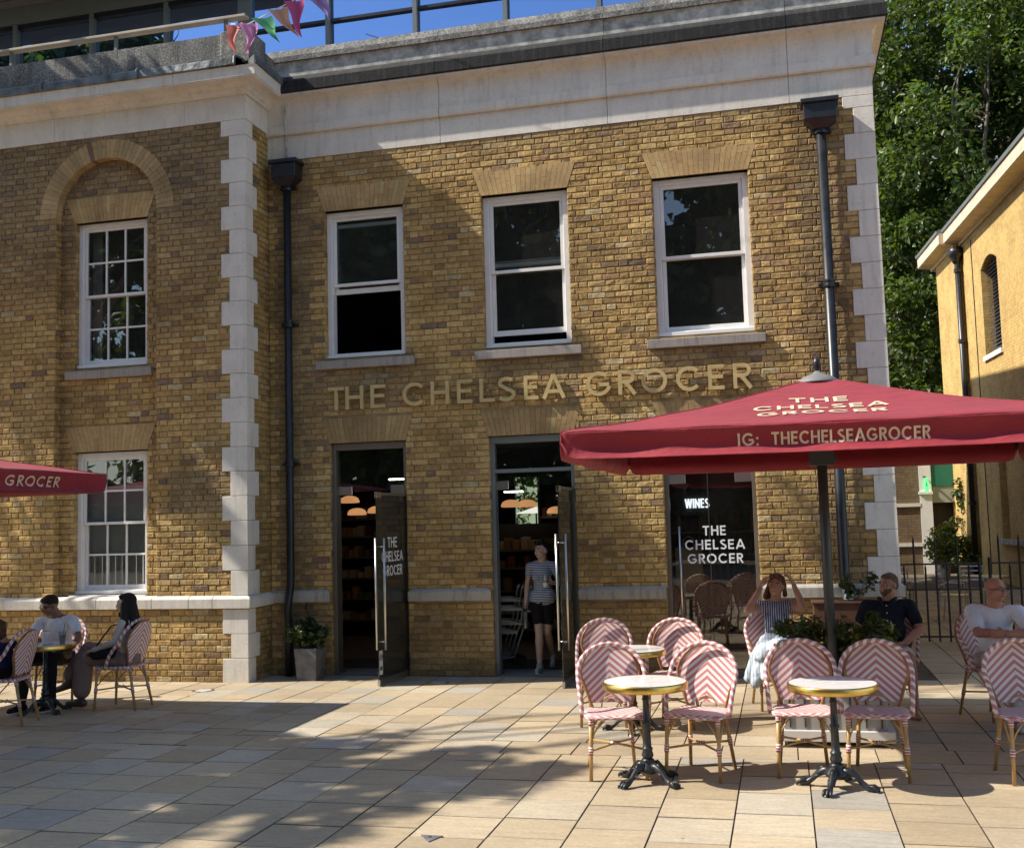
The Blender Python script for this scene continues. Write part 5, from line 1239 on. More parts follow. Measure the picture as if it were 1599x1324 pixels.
def hand(mb, w, d, n, k=1., curl=.5):
    """w wrist, d direction along the palm, n direction the palm faces; five separate fingers"""
    d = V(d).normalized(); n = V(n); n = (n-d*n.dot(d)).normalized(); s = d.cross(n)
    c = V(w)+d*.045*k; _ico(mb, c, (.038*k, .046*k, .016*k), Matrix((s, d, n)).transposed(), 2)
    for i, (o, L) in enumerate(((-.030, .062), (-.010, .075), (.010, .072), (.029, .056))):
        a = V(w)+d*.082*k+s*o*k; a1 = a+(d*(1-curl*.5)+n*curl*.8+s*o*2).normalized()*L*.5*k; a2 = a1+(d*(1-curl*1.2)+n*(.3+curl)).normalized()*L*.5*k
        caps(mb, a-d*.02*k, a1, .0092*k, .0085*k); caps(mb, a1, a2, .0085*k, .0072*k)
    b = V(w)+d*.03*k-s*.034*k; b1 = b+(d*.7-s*.55+n*.35).normalized()*.034*k; b2 = b1+(d*.9-s*.05+n*.5).normalized()*.028*k
    caps(mb, b, b1, .0115*k, .010*k); caps(mb, b1, b2, .010*k, .008*k)
def person(label, loc, S_):
    """joints in world metres; parts are children of an Empty at loc"""
    t = thing('person', label, 'person', loc); O = V(loc); W_ = lambda p: V(p)-O
    H, N, P = W_(S_['H']), W_(S_['N']), W_(S_['P']); F = V(S_['F']).normalized(); sk = SK[S_['skin']]; bd = MB(); k = S_.get('k', 1.)
    hf = frame((S_.get('tilt', 0), -F.y*0, 1), F) if abs(F.z) < .25 else frame(V((0, 0, 1))+V((F.x, F.y, 0))*(-F.z)*.8, F)
    X = lambda r, f, u: H+hf @ V((r*k, f*k, u*k))
    rot = hf
    _ico(bd, X(0, -.012, .022), (.073*k, .092*k, .088*k), rot, 3); _ico(bd, X(0, .018, -.035), (.060*k, .066*k, .072*k), rot, 3); _ico(bd, X(0, .050, -.082), (.030*k, .026*k, .022*k), rot)
    caps(bd, X(0, .083, .012), X(0, .100, -.026), .008*k, .0125*k); _ico(bd, X(-.012, .092, -.030), .008*k); _ico(bd, X(.012, .092, -.030), .008*k)
    caps(bd, X(-.045, .070, .030), X(.045, .070, .030), .012*k, .012*k)
    for s in (-1, 1):
        _ico(bd, X(s*.074, -.012, -.008), (.010*k, .020*k, .031*k), rot); _ico(bd, X(s*.040, .060, -.022), (.018*k, .014*k, .016*k), rot)
    caps(bd, X(-.014, .088, -.054), X(.014, .088, -.054), .009*k, .009*k)
    Rv = V(S_['Rv']).normalized(); hs = S_.get('hs', .17); T = (N-P).normalized(); B = T.cross(Rv).normalized(); tf = Matrix((Rv, B, T)).transposed(); tl = (N-P).length
    if B.dot(V((F.x, F.y, 0))) < 0: B = -B
    caps(bd, X(0, -.02, -.06), N-T*.01, .050*k*S_.get('nk', 1), .054*k*S_.get('nk', 1))
    caps(bd, N-T*.02, N-T*.045-Rv*hs*.6, .045*k, .045*k); caps(bd, N-T*.02, N-T*.045+Rv*hs*.6, .045*k, .045*k)
    g = S_.get('g', 1.); wd = hs/.17
    torso = [(N-T*.14, (.135*wd*g, .090*g, .13)), (P+T*tl*.45, (.125*wd*g, .095*g, .17)), (P+T*.04, (.150*wd*g, .115*g, .12))]
    if S_.get('bust'): torso += [(N-T*.20+B*.055-Rv*.06, (.055, .05, .055)), (N-T*.20+B*.055+Rv*.06, (.055, .05, .055))]
    if S_.get('belly'): torso += [(P+T*tl*.40+B*.05, (.125*wd, .10, .16))]
    for c, r in torso: _ico(bd, c, tuple(q*.94 for q in r), tf, 3)
    sh = {'a': N-Rv*hs-T*.065, 'b': N+Rv*hs-T*.065}; cl = MB(); sl = S_.get('sleeve', .5); ar = S_.get('arm', 1.)
    for c, r in torso: _ico(cl, c, tuple(q+.010 for q in r), tf, 3)
    caps(cl, N-T*.06-Rv*hs*.35, sh['a'], .060, .062*ar); caps(cl, N-T*.06+Rv*hs*.35, sh['b'], .060, .062*ar); _ico(cl, N-T*.055, (.10, .065, .05), tf, 2)
    for sd in 'ab':
        el, wr, hd, pn = S_['arm_'+sd]; el, wr = W_(el), W_(wr)
        caps(bd, sh[sd], el, .047*ar, .037*ar); caps(bd, el, el.lerp(wr, .35), .038*ar, .038*ar); caps(bd, el.lerp(wr, .3), wr, .038*ar, .025*ar); hand(bd, wr, hd, pn, S_.get('hk', 1.), S_.get('curl_'+sd, .5))
        if sl > 0:
            if sl <= 1: caps(cl, sh[sd], sh[sd].lerp(el, sl), .062*ar, .056*ar)
            else:
                caps(cl, sh[sd], el, .060*ar, .048*ar); caps(cl, el, el.lerp(wr, min(1, sl-1)), .048*ar, .036*ar)
    lg = MB(); hips = {'a': P-Rv*.085*wd, 'b': P+Rv*.085*wd}; ll = S_.get('leg', .6); shoes_ = {'a': MB(), 'b': MB()}; soles_ = {'a': MB(), 'b': MB()}
    for c, r in torso[2:3]: _ico(lg, c-T*.01, tuple(q+.012 for q in r), tf, 3)
    for sd in 'ab':
        kn, an, td = S_['leg_'+sd]; kn, an, td = W_(kn), W_(an), V(td).normalized(); hp = hips[sd]
        caps(bd, hp, kn, .080*g, .052); caps(bd, kn, kn.lerp(an, .35), .052, .054); caps(bd, kn.lerp(an, .3), an, .053, .034)
        fu = V((0, 0, 1)); fu = (fu-td*fu.dot(td)).normalized()
        heel = an-fu*.055-td*.03; toe = an-fu*.065+td*.15
        caps(bd, an, heel, .034, .032); caps(bd, heel, toe-td*.03, .034, .030); _ico(bd, toe-td*.02, (.038, .035, .022))
        fl = S_.get('flare', 1.)
        if ll <= 1: caps(lg, hp, hp.lerp(kn, ll), .094*g, .078*fl)
        else: caps(lg, hp, kn, .096*g, .068*fl); caps(lg, kn, kn.lerp(an, ll-1), .066*fl, .052*fl*fl)
        shoe = shoes_[sd]; sole = soles_[sd]
        if S_.get('shoe'):
            caps(shoe, an-fu*.02, heel+fu*.0, .042, .042); caps(shoe, heel, toe, .041, .034); caps(shoe, an-fu*.02, toe-td*.05, .040, .030)
            caps(sole, heel-fu*.030-td*.0, toe-fu*.026, .030, .030)
    bo = blob('body', bd, sk, t, .0075, 3)
    for sp in S_.get('clothes', []):
        kind, name, m_, extra = sp
        if kind == 'shoes':
            for sd in 'ab': blob(name[:-1] if name.endswith('s') else name, shoes_[sd], m_, t, .008, 3)
            continue
        mm = {'top': cl, 'legs': lg}[kind]
        for e in extra:
            if e[0] == 'e': _ico(mm, W_(e[1]), e[2], tf if len(e) > 3 else None, 3)
            else: caps(mm, W_(e[1]), W_(e[2]), e[3], e[4])
        blob(name, mm, m_, t, .009, 4, .020)
    if S_.get('sole'):
        for sd in 'ab': blob('shoe_sole', soles_[sd], S_['sole'], t, .008, 2)
    # face: eyes, brows, lips
    if S_.get('glasses') != 'dark':
        for s in (-1, 1):
            m = MB(); _ico(m, X(s*.031, .076, .008), (.0125*k, .008*k, .0075*k), rot, 2); e = m.build('eye', M_eye, t, smooth=True)
            m = MB(); _ico(m, X(s*.031-.001, .0825, .008), (.0065*k, .0035*k, .0065*k), rot, 1); m.build('iris', M_iris, e, smooth=True)
            m = MB(); caps(m, X(s*.048, .078, .028), X(s*.016, .085, .030), .0035*k, .0045*k); m.build('eyebrow', S_['hairm'], t, smooth=True)
    m = MB(); caps(m, X(-.020, .086, -.055), X(0, .0955, -.054), .0045*k, .006*k); caps(m, X(0, .0955, -.054), X(.020, .086, -.055), .006*k, .0045*k); m.build('lips', M_lips, t, smooth=True)
    if S_.get('hair'):
        m = MB()
        for q in S_['hair']:
            if q[0] == 'e': _ico(m, X(*q[1]), tuple(v_*k for v_ in q[2]), rot, 3)
            elif q[0] == 'c': caps(m, X(*q[1]), X(*q[2]), q[3]*k, q[4]*k)
            else: caps(m, W_(q[1]), W_(q[2]), q[3], q[4])
        blob('hair', m, S_['hairm'], t, .007, 2, S_.get('hw', .01))
    if S_.get('beard'):
        m = MB()
        for a in range(-70, 71, 14): caps(m, X(.056*math.sin(R(a)), .010+.062*math.cos(R(a)), -.062+.020*abs(a)/70), X(.056*math.sin(R(a)), .004+.062*math.cos(R(a)), -.098+.05*abs(a)/70), .016*k, .015*k)
        caps(m, X(-.024, .082, -.042), X(.024, .082, -.042), .006, .006)
        blob('beard', m, S_['hairm'], t, .006, 2, .004)
    gl = S_.get('glasses')
    if gl:
        m = MB()
        for s in (-1, 1):
            c = (s*.032, .092, .006) if gl != 'up' else (s*.032, .075, .10)
            if gl == 'clear': pts = [X(c[0]+.024*math.cos(a*math.pi/6), c[1], c[2]+.018*math.sin(a*math.pi/6)) for a in range(12)]; m.tube(pts, .0018, 5, closed=True)
            else: _ico(m, X(*c), (.027*k, .005*k, .020*k), rot, 2)
            m.tube([X(s*.056, c[1]-.008, c[2]+.004), X(s*.076, .02, c[2]), X(s*.078, -.02, c[2]-.005)], .0025, 5)
        m.tube([X(-.012, c[1]+.004, c[2]+.004), X(.012, c[1]+.004, c[2]+.004)], .0025, 5)
        m.build('sunglasses' if gl != 'clear' else 'glasses', M_dkplastic, t, smooth=True)
    return t, X
M_eye = mat('eye_white', (.6, .57, .54), .3, var=0); M_iris = mat('iris', (.04, .025, .015), .2, var=0); M_lips = mat('lips', (.42, .13, .11), .45, var=.05); M_dkplastic = mat('dark_plastic', (.012, .011, .011), .15, var=0)
M_hdark = hairmat('dark_hair', (.018, .013, .011)); M_hbrown = hairmat('brown_hair', (.10, .05, .028)); M_hgrey = hairmat('short_brown_hair', (.11, .075, .05)); M_hcurl = hairmat('curly_brown_hair', (.09, .045, .025)); M_hginger = hairmat('auburn_hair', (.12, .055, .03))
F_white = fabric('white_cotton', (.72, .73, .76)); F_navy = fabric('dark_shirt', (.012, .014, .022)); F_black = fabric('black_cloth', (.012, .012, .014)); F_child = fabric('navy_jersey', (.018, .022, .07))
F_breton = fabric('striped_tee', (.045, .06, .12), (.62, .65, .70), 'Z', .021, .5); F_dresstop = fabric('striped_dress', (.055, .07, .15), (.50, .52, .58), 'X', .022, .62)
F_skirt = fabric('pale_blue_skirt', (.62, .70, .78), (.30, .42, .58), 'X', .03, .78); F_cream = fabric('cream_cardigan', (.50, .44, .37)); F_mauve = fabric('mauve_trousers', (.24, .165, .14)); F_beige = fabric('beige_trousers', (.45, .41, .36)); F_wshort = fabric('white_shorts', (.66, .63, .58))
M_shoeg = mat('grey_trainer', (.42, .42, .42), .6, var=.35, vs=25); M_sole = mat('white_rubber', (.7, .7, .68), .5, var=.03)
short_hair = [('e', (0, -.030, .036), (.077, .090, .084)), ('e', (0, .008, .076), (.062, .062, .034)), ('e', (0, -.055, -.005), (.070, .055, .06))]

# 1 the woman stepping out of the middle door
person('woman in striped top and black shorts stepping out of the middle doorway holding a cup', (-3.0, .42, .02), dict(
    H=(-2.985, .45, 1.518), N=(-2.99, .47, 1.385), P=(-2.99, .47, .90), F=(-.62, -.78, -.06), Rv=(1, .08, 0), hs=.155, skin='light', hairm=M_hdark, bust=1, g=.94, sleeve=.42, arm=.86, leg=.62,
    arm_a=((-3.19, .47, 1.09), (-3.20, .40, .86), (0, -.08, -1), (1, 0, 0)), arm_b=((-2.775, .49, 1.10), (-2.83, .30, 1.12), (-.55, -.8, .1), (-.5, .2, .6)), curl_a=1., curl_b=.9,
    leg_a=((-3.03, .38, .49), (-3.03, .36, .115), (.02, -1, 0)), leg_b=((-2.945, .47, .49), (-2.94, .74, .20), (0, -.62, -.62)), shoe=1, sole=M_sole, glasses='up',
    hair=[('e', (0, -.028, .036), (.076, .090, .084)), ('e', (0, -.10, .05), (.045, .045, .045)), ('e', (0, .015, .078), (.06, .06, .035))],
    clothes=[('top', 'striped_top', F_breton, [('c', (-3.04, .47, .93), (-2.94, .47, .93), .125, .125)]), ('legs', 'shorts', F_black, []), ('shoes', 'trainers', M_shoeg, [])]))
b_ = thing('water_bottle', 'grey metal water bottle held low by the woman in the doorway', 'bottle', (-3.20, .37, .55)); m = MB(); m.lathe([(.030, 0), (.033, .01), (.033, .19), (.024, .205), (.024, .215)], (0, 0, 0), 16); m.build('flask', mat('bottle_metal', (.22, .22, .2), .35, metal=.6), b_, smooth=True); m = MB(); m.lathe([(.026, .2155), (.027, .24), (.02, .245)], (0, 0, 0), 14); m.build('lid', M_dkplastic, b_)
M_clear = glass('clear_plastic', tint=(.8, .85, .9), refl=.1, dirt=.18)
b_ = thing('drink_cup', 'clear cup with white sleeve held up by the woman in the doorway', 'cup', (-2.885, .185, 1.06)); m = MB(); m.lathe([(.030, 0), (.040, .15), (.041, .155), (.036, .17)], (0, 0, 0), 16); m.build('cup', M_clear, b_, smooth=True); m = MB(); m.lathe([(.0315, .01), (.036, .07)], (0, 0, 0), 16); m.build('sleeve', M_sole, b_, smooth=True)

# 2 the woman in the dress, both hands in her hair
person('seated woman in blue and white dress holding her hair back with both hands', (-.12, -1.95, 0), dict(
    H=(-.095, -1.79, 1.19), N=(-.11, -1.76, 1.045), P=(-.12, -1.84, .54), F=(-.25, -.95, -.02), tilt=.18, Rv=(1, .05, -.02), hs=.155, skin='tan', hairm=M_hginger, bust=1, g=.95, sleeve=0, arm=1., leg=.9, flare=1.15,
    arm_a=((-.385, -1.93, .955), (-.25, -1.84, 1.17), (.35, .1, .93), (.8, .3, 0)), arm_b=((.155, -1.93, .985), (.075, -1.82, 1.19), (-.35, .1, .93), (-.8, .3, 0)),
    leg_a=((-.11, -2.30, .64), (-.10, -2.47, .19), (.1, -.85, -.4)), leg_b=((.04, -2.26, .52), (-.10, -2.20, .10), (.1, -1, 0)),
    hair=[('e', (0, -.025, .035), (.082, .094, .090)), ('c', (-.074, -.025, .03), (-.088, -.03, -.08), .020, .024), ('c', (.074, -.02, .03), (.095, -.03, -.13), .022, .034), ('c', (0, -.07, 0), (.03, -.08, -.13), .06, .05), ('c', (-.05, .05, .085), (.05, .05, .085), .022, .022)], hw=.016,
    clothes=[('top', 'dress_bodice', F_dresstop, []), ('legs', 'dress_skirt', F_skirt, [('c', (-.18, -1.86, .62), (-.25, -2.25, .56), .12, .10), ('c', (-.26, -2.22, .52), (-.33, -2.27, .30), .095, .055), ('c', (-.20, -2.28, .52), (-.22, -2.32, .36), .07, .05), ('c', (-.30, -2.08, .52), (-.39, -2.13, .33), .08, .05), ('c', (-.06, -1.86, .66), (-.10, -2.1, .60), .12, .10)])]))
# 3 the man in the dark shirt
_BT = [(.925, 1.00), (.925, .93), (.925, .86), (.925, .80), (.925, .73)]
person('seated bearded man in dark short-sleeved shirt and white shorts looking left', (.95, -2.0, 0), dict(
    H=(.965, -1.82, 1.185), N=(.955, -1.80, 1.045), P=(.94, -1.90, .54), F=(-.72, -.66, .02), Rv=(1, .08, 0), hs=.195, skin='tan', hairm=M_hgrey, belly=1, nk=1.2, sleeve=.62, arm=1.12, leg=.72, beard=1,
    arm_a=((.665, -1.80, .78), (.70, -2.04, .68), (.6, -.8, -.1), (0, 0, -1)), arm_b=((1.225, -1.90, .76), (1.06, -2.14, .665), (-.95, -.25, -.1), (0, 0, -1)),
    leg_a=((.80, -2.34, .55), (.80, -2.40, .10), (0, -1, 0)), leg_b=((1.075, -2.32, .55), (1.10, -2.34, .10), (.1, -1, 0)), hair=short_hair,
    clothes=[('top', 'shirt', F_navy, []), ('legs', 'shorts', F_wshort, [])]))
dk = [o for o in bpy.data.objects if o.get('label', '').startswith('seated bearded')][0]; m = MB(); o_ = V((.95, -2.0, 0))
for s_ in (-1, 1): m.tube([V((.95+s_*.075, -1.80, 1.055))-o_, V((.94+s_*.06, -1.885, 1.035))-o_, V((.925+s_*.02, -1.925, .985))-o_], [.022, .020, .008], 8)
m.build('collar', F_navy, dk, smooth=True, kind='stuff')
M_button = mat('shirt_button', (.6, .6, .58), .4, var=0)
for x_, z_ in _BT:
    m = MB(); yy = -1.925-.035*math.sin((1.02-z_)*6.5)-.02; m.lathe([(.007, -.004), (.007, .004)], (0, 0, 0), 8, Matrix.Rotation(R(90), 3, 'X')); b_ = m.build('button', M_button, dk); b_.location = (x_-.95, yy-.04+2.0, z_)
# 4 the bald man
person('seated bald man in white T-shirt with folded arms and glasses', (1.85, -2.4, 0), dict(
    H=(1.85, -2.34, 1.165), N=(1.835, -2.31, 1.03), P=(1.82, -2.30, .54), F=(.62, -.76, -.03), Rv=(.96, -.22, 0), hs=.19, skin='red', hairm=M_hgrey, belly=1, nk=1.25, sleeve=.7, arm=1.12, leg=1.9,
    arm_a=((1.655, -2.46, .79), (1.90, -2.58, .80), (.98, -.05, .05), (.1, .9, 0)), arm_b=((2.09, -2.60, .79), (1.87, -2.62, .79), (-.98, .1, .05), (.1, .9, 0)),
    leg_a=((1.86, -2.76, .54), (1.86, -2.84, .10), (.1, -1, 0)), leg_b=((2.10, -2.74, .54), (2.15, -2.80, .10), (.2, -1, 0)), shoe=1, glasses='clear',
    clothes=[('top', 'white_tshirt', F_white, []), ('legs', 'trousers', F_beige, []), ('shoes', 'shoes', M_shoeg, [])]))
# 5 the man in sunglasses
person('seated man in sunglasses and white T-shirt looking down at the table on the left', (-8.0, -2.4, 0), dict(
    H=(-8.03, -2.37, 1.10), N=(-7.995, -2.28, .985), P=(-7.99, -2.24, .52), F=(-.40, -.80, -.45), Rv=(1, .06, .02), hs=.19, skin='brown', hairm=M_hdark, nk=1.1, sleeve=.6, leg=1.92, g=1.02,
    arm_a=((-8.25, -2.42, .78), (-8.05, -2.62, .765), (.9, -.4, 0), (0, 0, -1)), arm_b=((-7.66, -2.36, .74), (-7.63, -2.56, .64), (.4, -.8, -.3), (0, 0, -1)),
    leg_a=((-8.04, -2.74, .55), (-8.03, -2.82, .10), (-.2, -1, 0)), leg_b=((-7.75, -2.72, .55), (-7.78, -2.66, .10), (0, -1, 0)), shoe=1, sole=M_sole, glasses='dark',
    hair=[('e', (0, -.020, .040), (.078, .094, .082)), ('e', (0, .022, .075), (.066, .058, .036))],
    clothes=[('top', 'white_tshirt', F_white, []), ('legs', 'black_trousers', F_black, []), ('shoes', 'black_trainers', F_black, [])]))
# 6 the woman on the phone
person('seated woman with long black hair on the phone in cream cardigan and mauve trousers', (-7.0, -2.5, 0), dict(
    H=(-7.0, -2.47, 1.12), N=(-6.955, -2.46, .985), P=(-6.95, -2.47, .53), F=(-.97, -.25, -.02), Rv=(.05, -1, 0), hs=.155, skin='light', hairm=M_hdark, bust=1, g=.92, sleeve=1.95, arm=.85, leg=1.8, flare=1.35,
    arm_b=((-6.99, -2.68, .735), (-7.27, -2.66, .64), (-.95, .2, -.2), (0, .2, -1)), arm_a=((-7.16, -2.36, .76), (-7.085, -2.42, .95), (.1, -.05, 1), (.9, 0, 0)), curl_a=.9,
    leg_a=((-7.49, -2.42, .62), (-7.68, -2.52, .30), (-.93, -.15, -.25)), leg_b=((-7.42, -2.57, .55), (-7.50, -2.54, .115), (-1, -.1, 0)), shoe=1,
    hair=[('e', (0, -.026, .036), (.080, .092, .088)), ('w', (-6.96, -2.56, 1.12), (-6.93, -2.60, .90), .038, .045), ('w', (-6.94, -2.47, 1.12), (-6.89, -2.50, .90), .065, .06), ('w', (-6.95, -2.40, 1.1), (-6.93, -2.36, .92), .04, .04), ('c', (-.05, .04, .08), (.05, .04, .08), .022, .022)],
    clothes=[('top', 'cardigan', F_cream, []), ('legs', 'wide_trousers', F_mauve, [('c', (-7.46, -2.55, .52), (-7.50, -2.54, .22), .11, .09)]), ('shoes', 'brown_shoes', mat('brown_leather', (.09, .05, .035), .5), [])]))
b_ = thing('mobile_phone', 'dark phone held to the ear of the woman in the cream cardigan', 'phone', (-7.055, -2.50, 1.05)); m = MB(); m.box(-.012, .012, -.005, .005, -.07, .07); m.build('phone_body', M_dkplastic, b_, bevel=.003); m = MB(); m.box(-.0100, .010, .0052, .0056, -.062, .062); m.build('phone_screen', M_iris, b_)
b_ = thing('handbag', 'black handbag lying in the lap of the woman on the phone', 'bag', (-7.15, -2.66, .60)); m = MB(); caps(m, (-.13, 0, .0), (.12, 0, .035), .035, .045); caps(m, (-.10, 0, -.02), (.10, 0, .0), .04, .045); blob('bag_body', m, F_black, b_, .008, 2); m = MB(); m.tube([(-.1, -.02, .03), (-.02, -.03, .14), (.1, .0, .30), (.2, .05, .33)], .008, 6); m.build('strap', F_black, b_)
# 7 the curly-haired figure at the left edge
person('person with curly brown hair and navy top, turned away, at the left edge', (-7.8, -3.46, 0), dict(
    H=(-7.83, -3.50, .945), N=(-7.745, -3.47, .845), P=(-7.80, -3.46, .53), F=(-.97, .2, -.12), Rv=(.05, -1, 0), hs=.15, k=.95, skin='tan', hairm=M_hcurl, sleeve=1.8, arm=.9, leg=1.9, g=1.,
    arm_b=((-7.90, -3.66, .63), (-8.12, -3.56, .62), (-1, .1, 0), (0, 0, -1)), arm_a=((-7.95, -3.27, .64), (-8.15, -3.25, .62), (-1, 0, 0), (0, 0, -1)),
    leg_a=((-8.2, -3.3, .54), (-8.25, -3.3, .1), (-1, 0, 0)), leg_b=((-8.22, -3.5, .54), (-8.28, -3.5, .1), (-1, 0, 0)), shoe=1, hw=.05,
    hair=[('e', (0, -.025, .025), (.105, .112, .105)), ('e', (0, -.06, -.045), (.09, .07, .07)), ('e', (.05, 0, .05), (.06, .06, .06)), ('e', (-.05, -.04, .05), (.06, .06, .06))],
    clothes=[('top', 'navy_top', F_child, []), ('legs', 'trousers', F_black, []), ('shoes', 'shoes', M_shoeg, [])]))
# drinks on the left table
TZ = .731
b_ = thing('paper_cup', 'white paper coffee cup on the left marble table', 'cup', (-7.80, -2.74, TZ)); m = MB(); m.lathe([(.028, 0), (.040, .105), (.042, .108), (.042, .118), (.036, .122)], (0, 0, 0), 18); m.build('cup_body', M_sole, b_, smooth=True); m = MB(); m.lathe([(.0425, .108), (.0428, .116), (.03, .122)], (0, 0, 0), 18); m.build('cup_lid', M_marble, b_, smooth=True)
b_ = thing('iced_coffee', 'clear cup of iced coffee with a straw near the rim of the left table', 'cup', (-7.51, -2.85, TZ)); m = MB(); m.lathe([(.027, 0), (.040, .125), (.041, .13)], (0, 0, 0), 18); m.build('cup_body', M_clear, b_, smooth=True)
m = MB(); m.lathe([(.024, .004), (.034, .095)], (0, 0, 0), 16); m.build('coffee', mat('iced_coffee_fill', (.22, .11, .06), .4), b_); m = MB(); m.tube([(.0, 0, .02), (.012, .0, .12), (.03, 0, .22)], .003, 6); m.build('straw', M_dkplastic, b_)
b_ = thing('plate', 'small pale plate with a folded napkin beside the paper cup', 'plate', (-7.68, -2.88, TZ)); m = MB(); m.lathe([(.04, 0), (.075, .008), (.077, .011), (.05, .006)], (0, 0, 0), 24); m.build('dish', M_sole, b_, smooth=True); m = MB(); m.box(-.04, .03, -.03, .03, .0115, .022); m.build('napkin', F_white, b_, bevel=.002)

# ------------------------------------------------------------ inside the shop
M_floor = mat('shop_floor', (.17, .13, .10), .4, var=.15, vs=3)
m = MB(); m.box(-9.6, 1.0, .36, 8.0, -.002, .014); structure(m.build('floor', M_floor))
m = MB(); m.box(-9.6, 1.0, .6, 1.5, .014, .022); tag(m.build('door_mat', M_dark), 'long dark entrance mat just inside the shop doors', 'mat')
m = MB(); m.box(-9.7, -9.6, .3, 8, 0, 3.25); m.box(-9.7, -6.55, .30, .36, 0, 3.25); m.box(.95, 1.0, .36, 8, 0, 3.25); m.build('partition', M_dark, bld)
# rear wall with its tall window
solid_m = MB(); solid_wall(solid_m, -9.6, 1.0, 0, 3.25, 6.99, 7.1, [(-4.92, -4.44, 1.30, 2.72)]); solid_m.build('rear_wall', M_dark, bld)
m = MB(); frame_geo(m, -4.92, -4.44, 1.30, 2.72, 6.95, 6.985, .02); m.build('rear_window_frame', M_iron, bld)
leaves('garden_foliage', [((random.uniform(-5.8, -4.0), random.uniform(7.75, 7.9), random.uniform(.6, 3.2)), .2) for _ in range(70)], 40, .07, M_leaf3, kind='stuff')
g = bpy.data.objects['garden_foliage']; tag(g, 'bright green foliage seen through the tall window at the back of the shop', 'foliage')
M_day = emis('daylight_glow', (.30, .38, .26), .55)
sy = thing('daylight_glow_panel', 'pale daylit panel beyond the foliage behind the shop', 'panel', (-4.9, 7.95, 0)); m = MB(); m.box(-1.2, 1.2, 0, .03, 0, 3.3); m.build('panel', M_day, sy)  # added backdrop sheet whose emission stands in for daylight
pr_ = thing('white_parasol', 'small white parasol seen through the tall rear window of the shop', 'parasol', (-4.62, 7.5, 0)); m = MB(); m.lathe([(.42, 2.02), (.02, 2.14)], (0, 0, 0), 8); m.build('canopy', emis('parasol_glow', (.8, .78, .7), .6), pr_); m = MB(); m.tube([(0, 0, 0), (0, 0, 2.1)], .02, 6); m.build('pole', M_iron, pr_)  # canopy glows by itself to stand for daylight falling on it
M_shelf = mat('shelf_wood', (.20, .13, .08), .6, var=.1); M_goods = attr_mat('packaged_goods', mott=.1, bump=0, stain=False)
def shelves(lab, x, y, rz, L, zs, bottles=False):
    t = thing('shelf_unit', lab, 'shelf', (x, y, 0), R(rz), 'shelf units in the shop')
    for s in (0, L): m = MB(); m.box(s-.02, s+.02, -.2, .2, 0, zs[-1]+.4); m.build('upright', M_dark, t)
    for z in zs: m = MB(); m.box(.02, L-.02, -.2, .2, z-.03, z); m.build('shelf', M_shelf, t)
    m = MB(); m.box(0, L, .2, .22, 0, zs[-1]+.4); m.build('back', M_dark, t)
    m = MB()
    for z in zs:
        q = .05
        while q < L-.12:
            w_ = random.uniform(.06, .14) if not bottles else .08; h = random.uniform(.08, .2)
            m.cur = random.choice([(.42, .26, .12), (.5, .4, .25), (.25, .08, .05), (.12, .16, .08), (.55, .5, .42), (.30, .17, .08), (.08, .05, .04)])
            if bottles: m.cur = random.choice([(.03, .05, .03), (.08, .02, .02), (.25, .18, .06)]); m.lathe([(.035, z), (.037, z+.17), (.014, z+.23), (.014, z+.30)], (q+.04, -.1, 0), 8)
            else: m.box(q, q+w_, -.17, .1, z+.001, z+h)
            q += w_+random.uniform(.01, .05)
    o = m.build('shelf_goods', M_goods, t); o['kind'] = 'stuff'
shelves('low shelf unit of brown packets behind the striped-top woman', -4.9, 3.9, 0, 1.5, [.2, .45, .80, 1.16, 1.44])
shelves('long shelf unit on the left seen through the first doorway', -8.6, 4.6, 0, 2.6, [.3, .65, 1.0, 1.35, 1.7, 2.0])
shelves('bottle shelf unit under the WINES sign', -2.3, 4.2, 0, 2.6, [.5, .9, 1.3, 1.65], True)
shelves('shelf unit at the back right of the middle doorway', -4.1, 5.6, 0, 1.9, [.4, .8, 1.2, 1.6, 1.95])
M_lampglow = emis('wicker_lamp_glow', (.75, .36, .15), .38); M_tube = emis('tube_light', (1., .93, .80), 9.)
def pendant(x, y, z, lab):
    t = thing('pendant_lamp', lab, 'lamp', (x, y, z), 0, 'glowing wicker pendant lamps')
    m = MB(); m.lathe([(.10, -.03), (.15, -.025), (.155, .0), (.13, .05), (.08, .075), (.03, .085)], (0, 0, 0), 16); m.build('lamp_shade', M_lampglow, t); m = MB(); m.tube([(0, 0, .12), (0, 0, 3.2-z)], .004, 4); m.build('cord', M_iron, t)
for x, y, z, lab in ((-6.95, 3.0, 2.08, 'leftmost wicker pendant lamp through the first doorway'), (-6.62, 3.3, 2.08, 'second wicker pendant lamp through the first doorway'), (-6.58, 2.9, 2.27, 'higher wicker pendant lamp between its neighbours in the first doorway'), (-6.2, 3.1, 2.10, 'wicker pendant lamp close to the open glass door'),
    (-4.0, 3.0, 2.13, 'left wicker pendant lamp through the middle doorway'), (-3.82, 3.3, 2.13, 'second wicker pendant lamp through the middle doorway'), (-3.55, 4.2, 2.02, 'small wicker pendant lamp right of the rear window')): pendant(x, y, z, lab)
for i, (x, y, z, L, lab) in enumerate(((-5.95, 3.0, 2.60, .28, 'tube light high in the first doorway'), (-4.35, 4.0, 2.37, .3, 'tube light left in the middle doorway'), (-3.6, 4.6, 2.30, .3, 'tube light right in the middle doorway'))):
    t = thing('tube_light', lab, 'lamp', (x, y, z)); m = MB(); m.box(0, L, -.03, .03, -.02, 0); m.build('diffuser', M_tube, t); m = MB(); m.box(0, L, -.04, .04, .001, .03); m.build('housing', M_iron, t)
M_spot = emis('spot_light', (1., .86, .62), 5.)
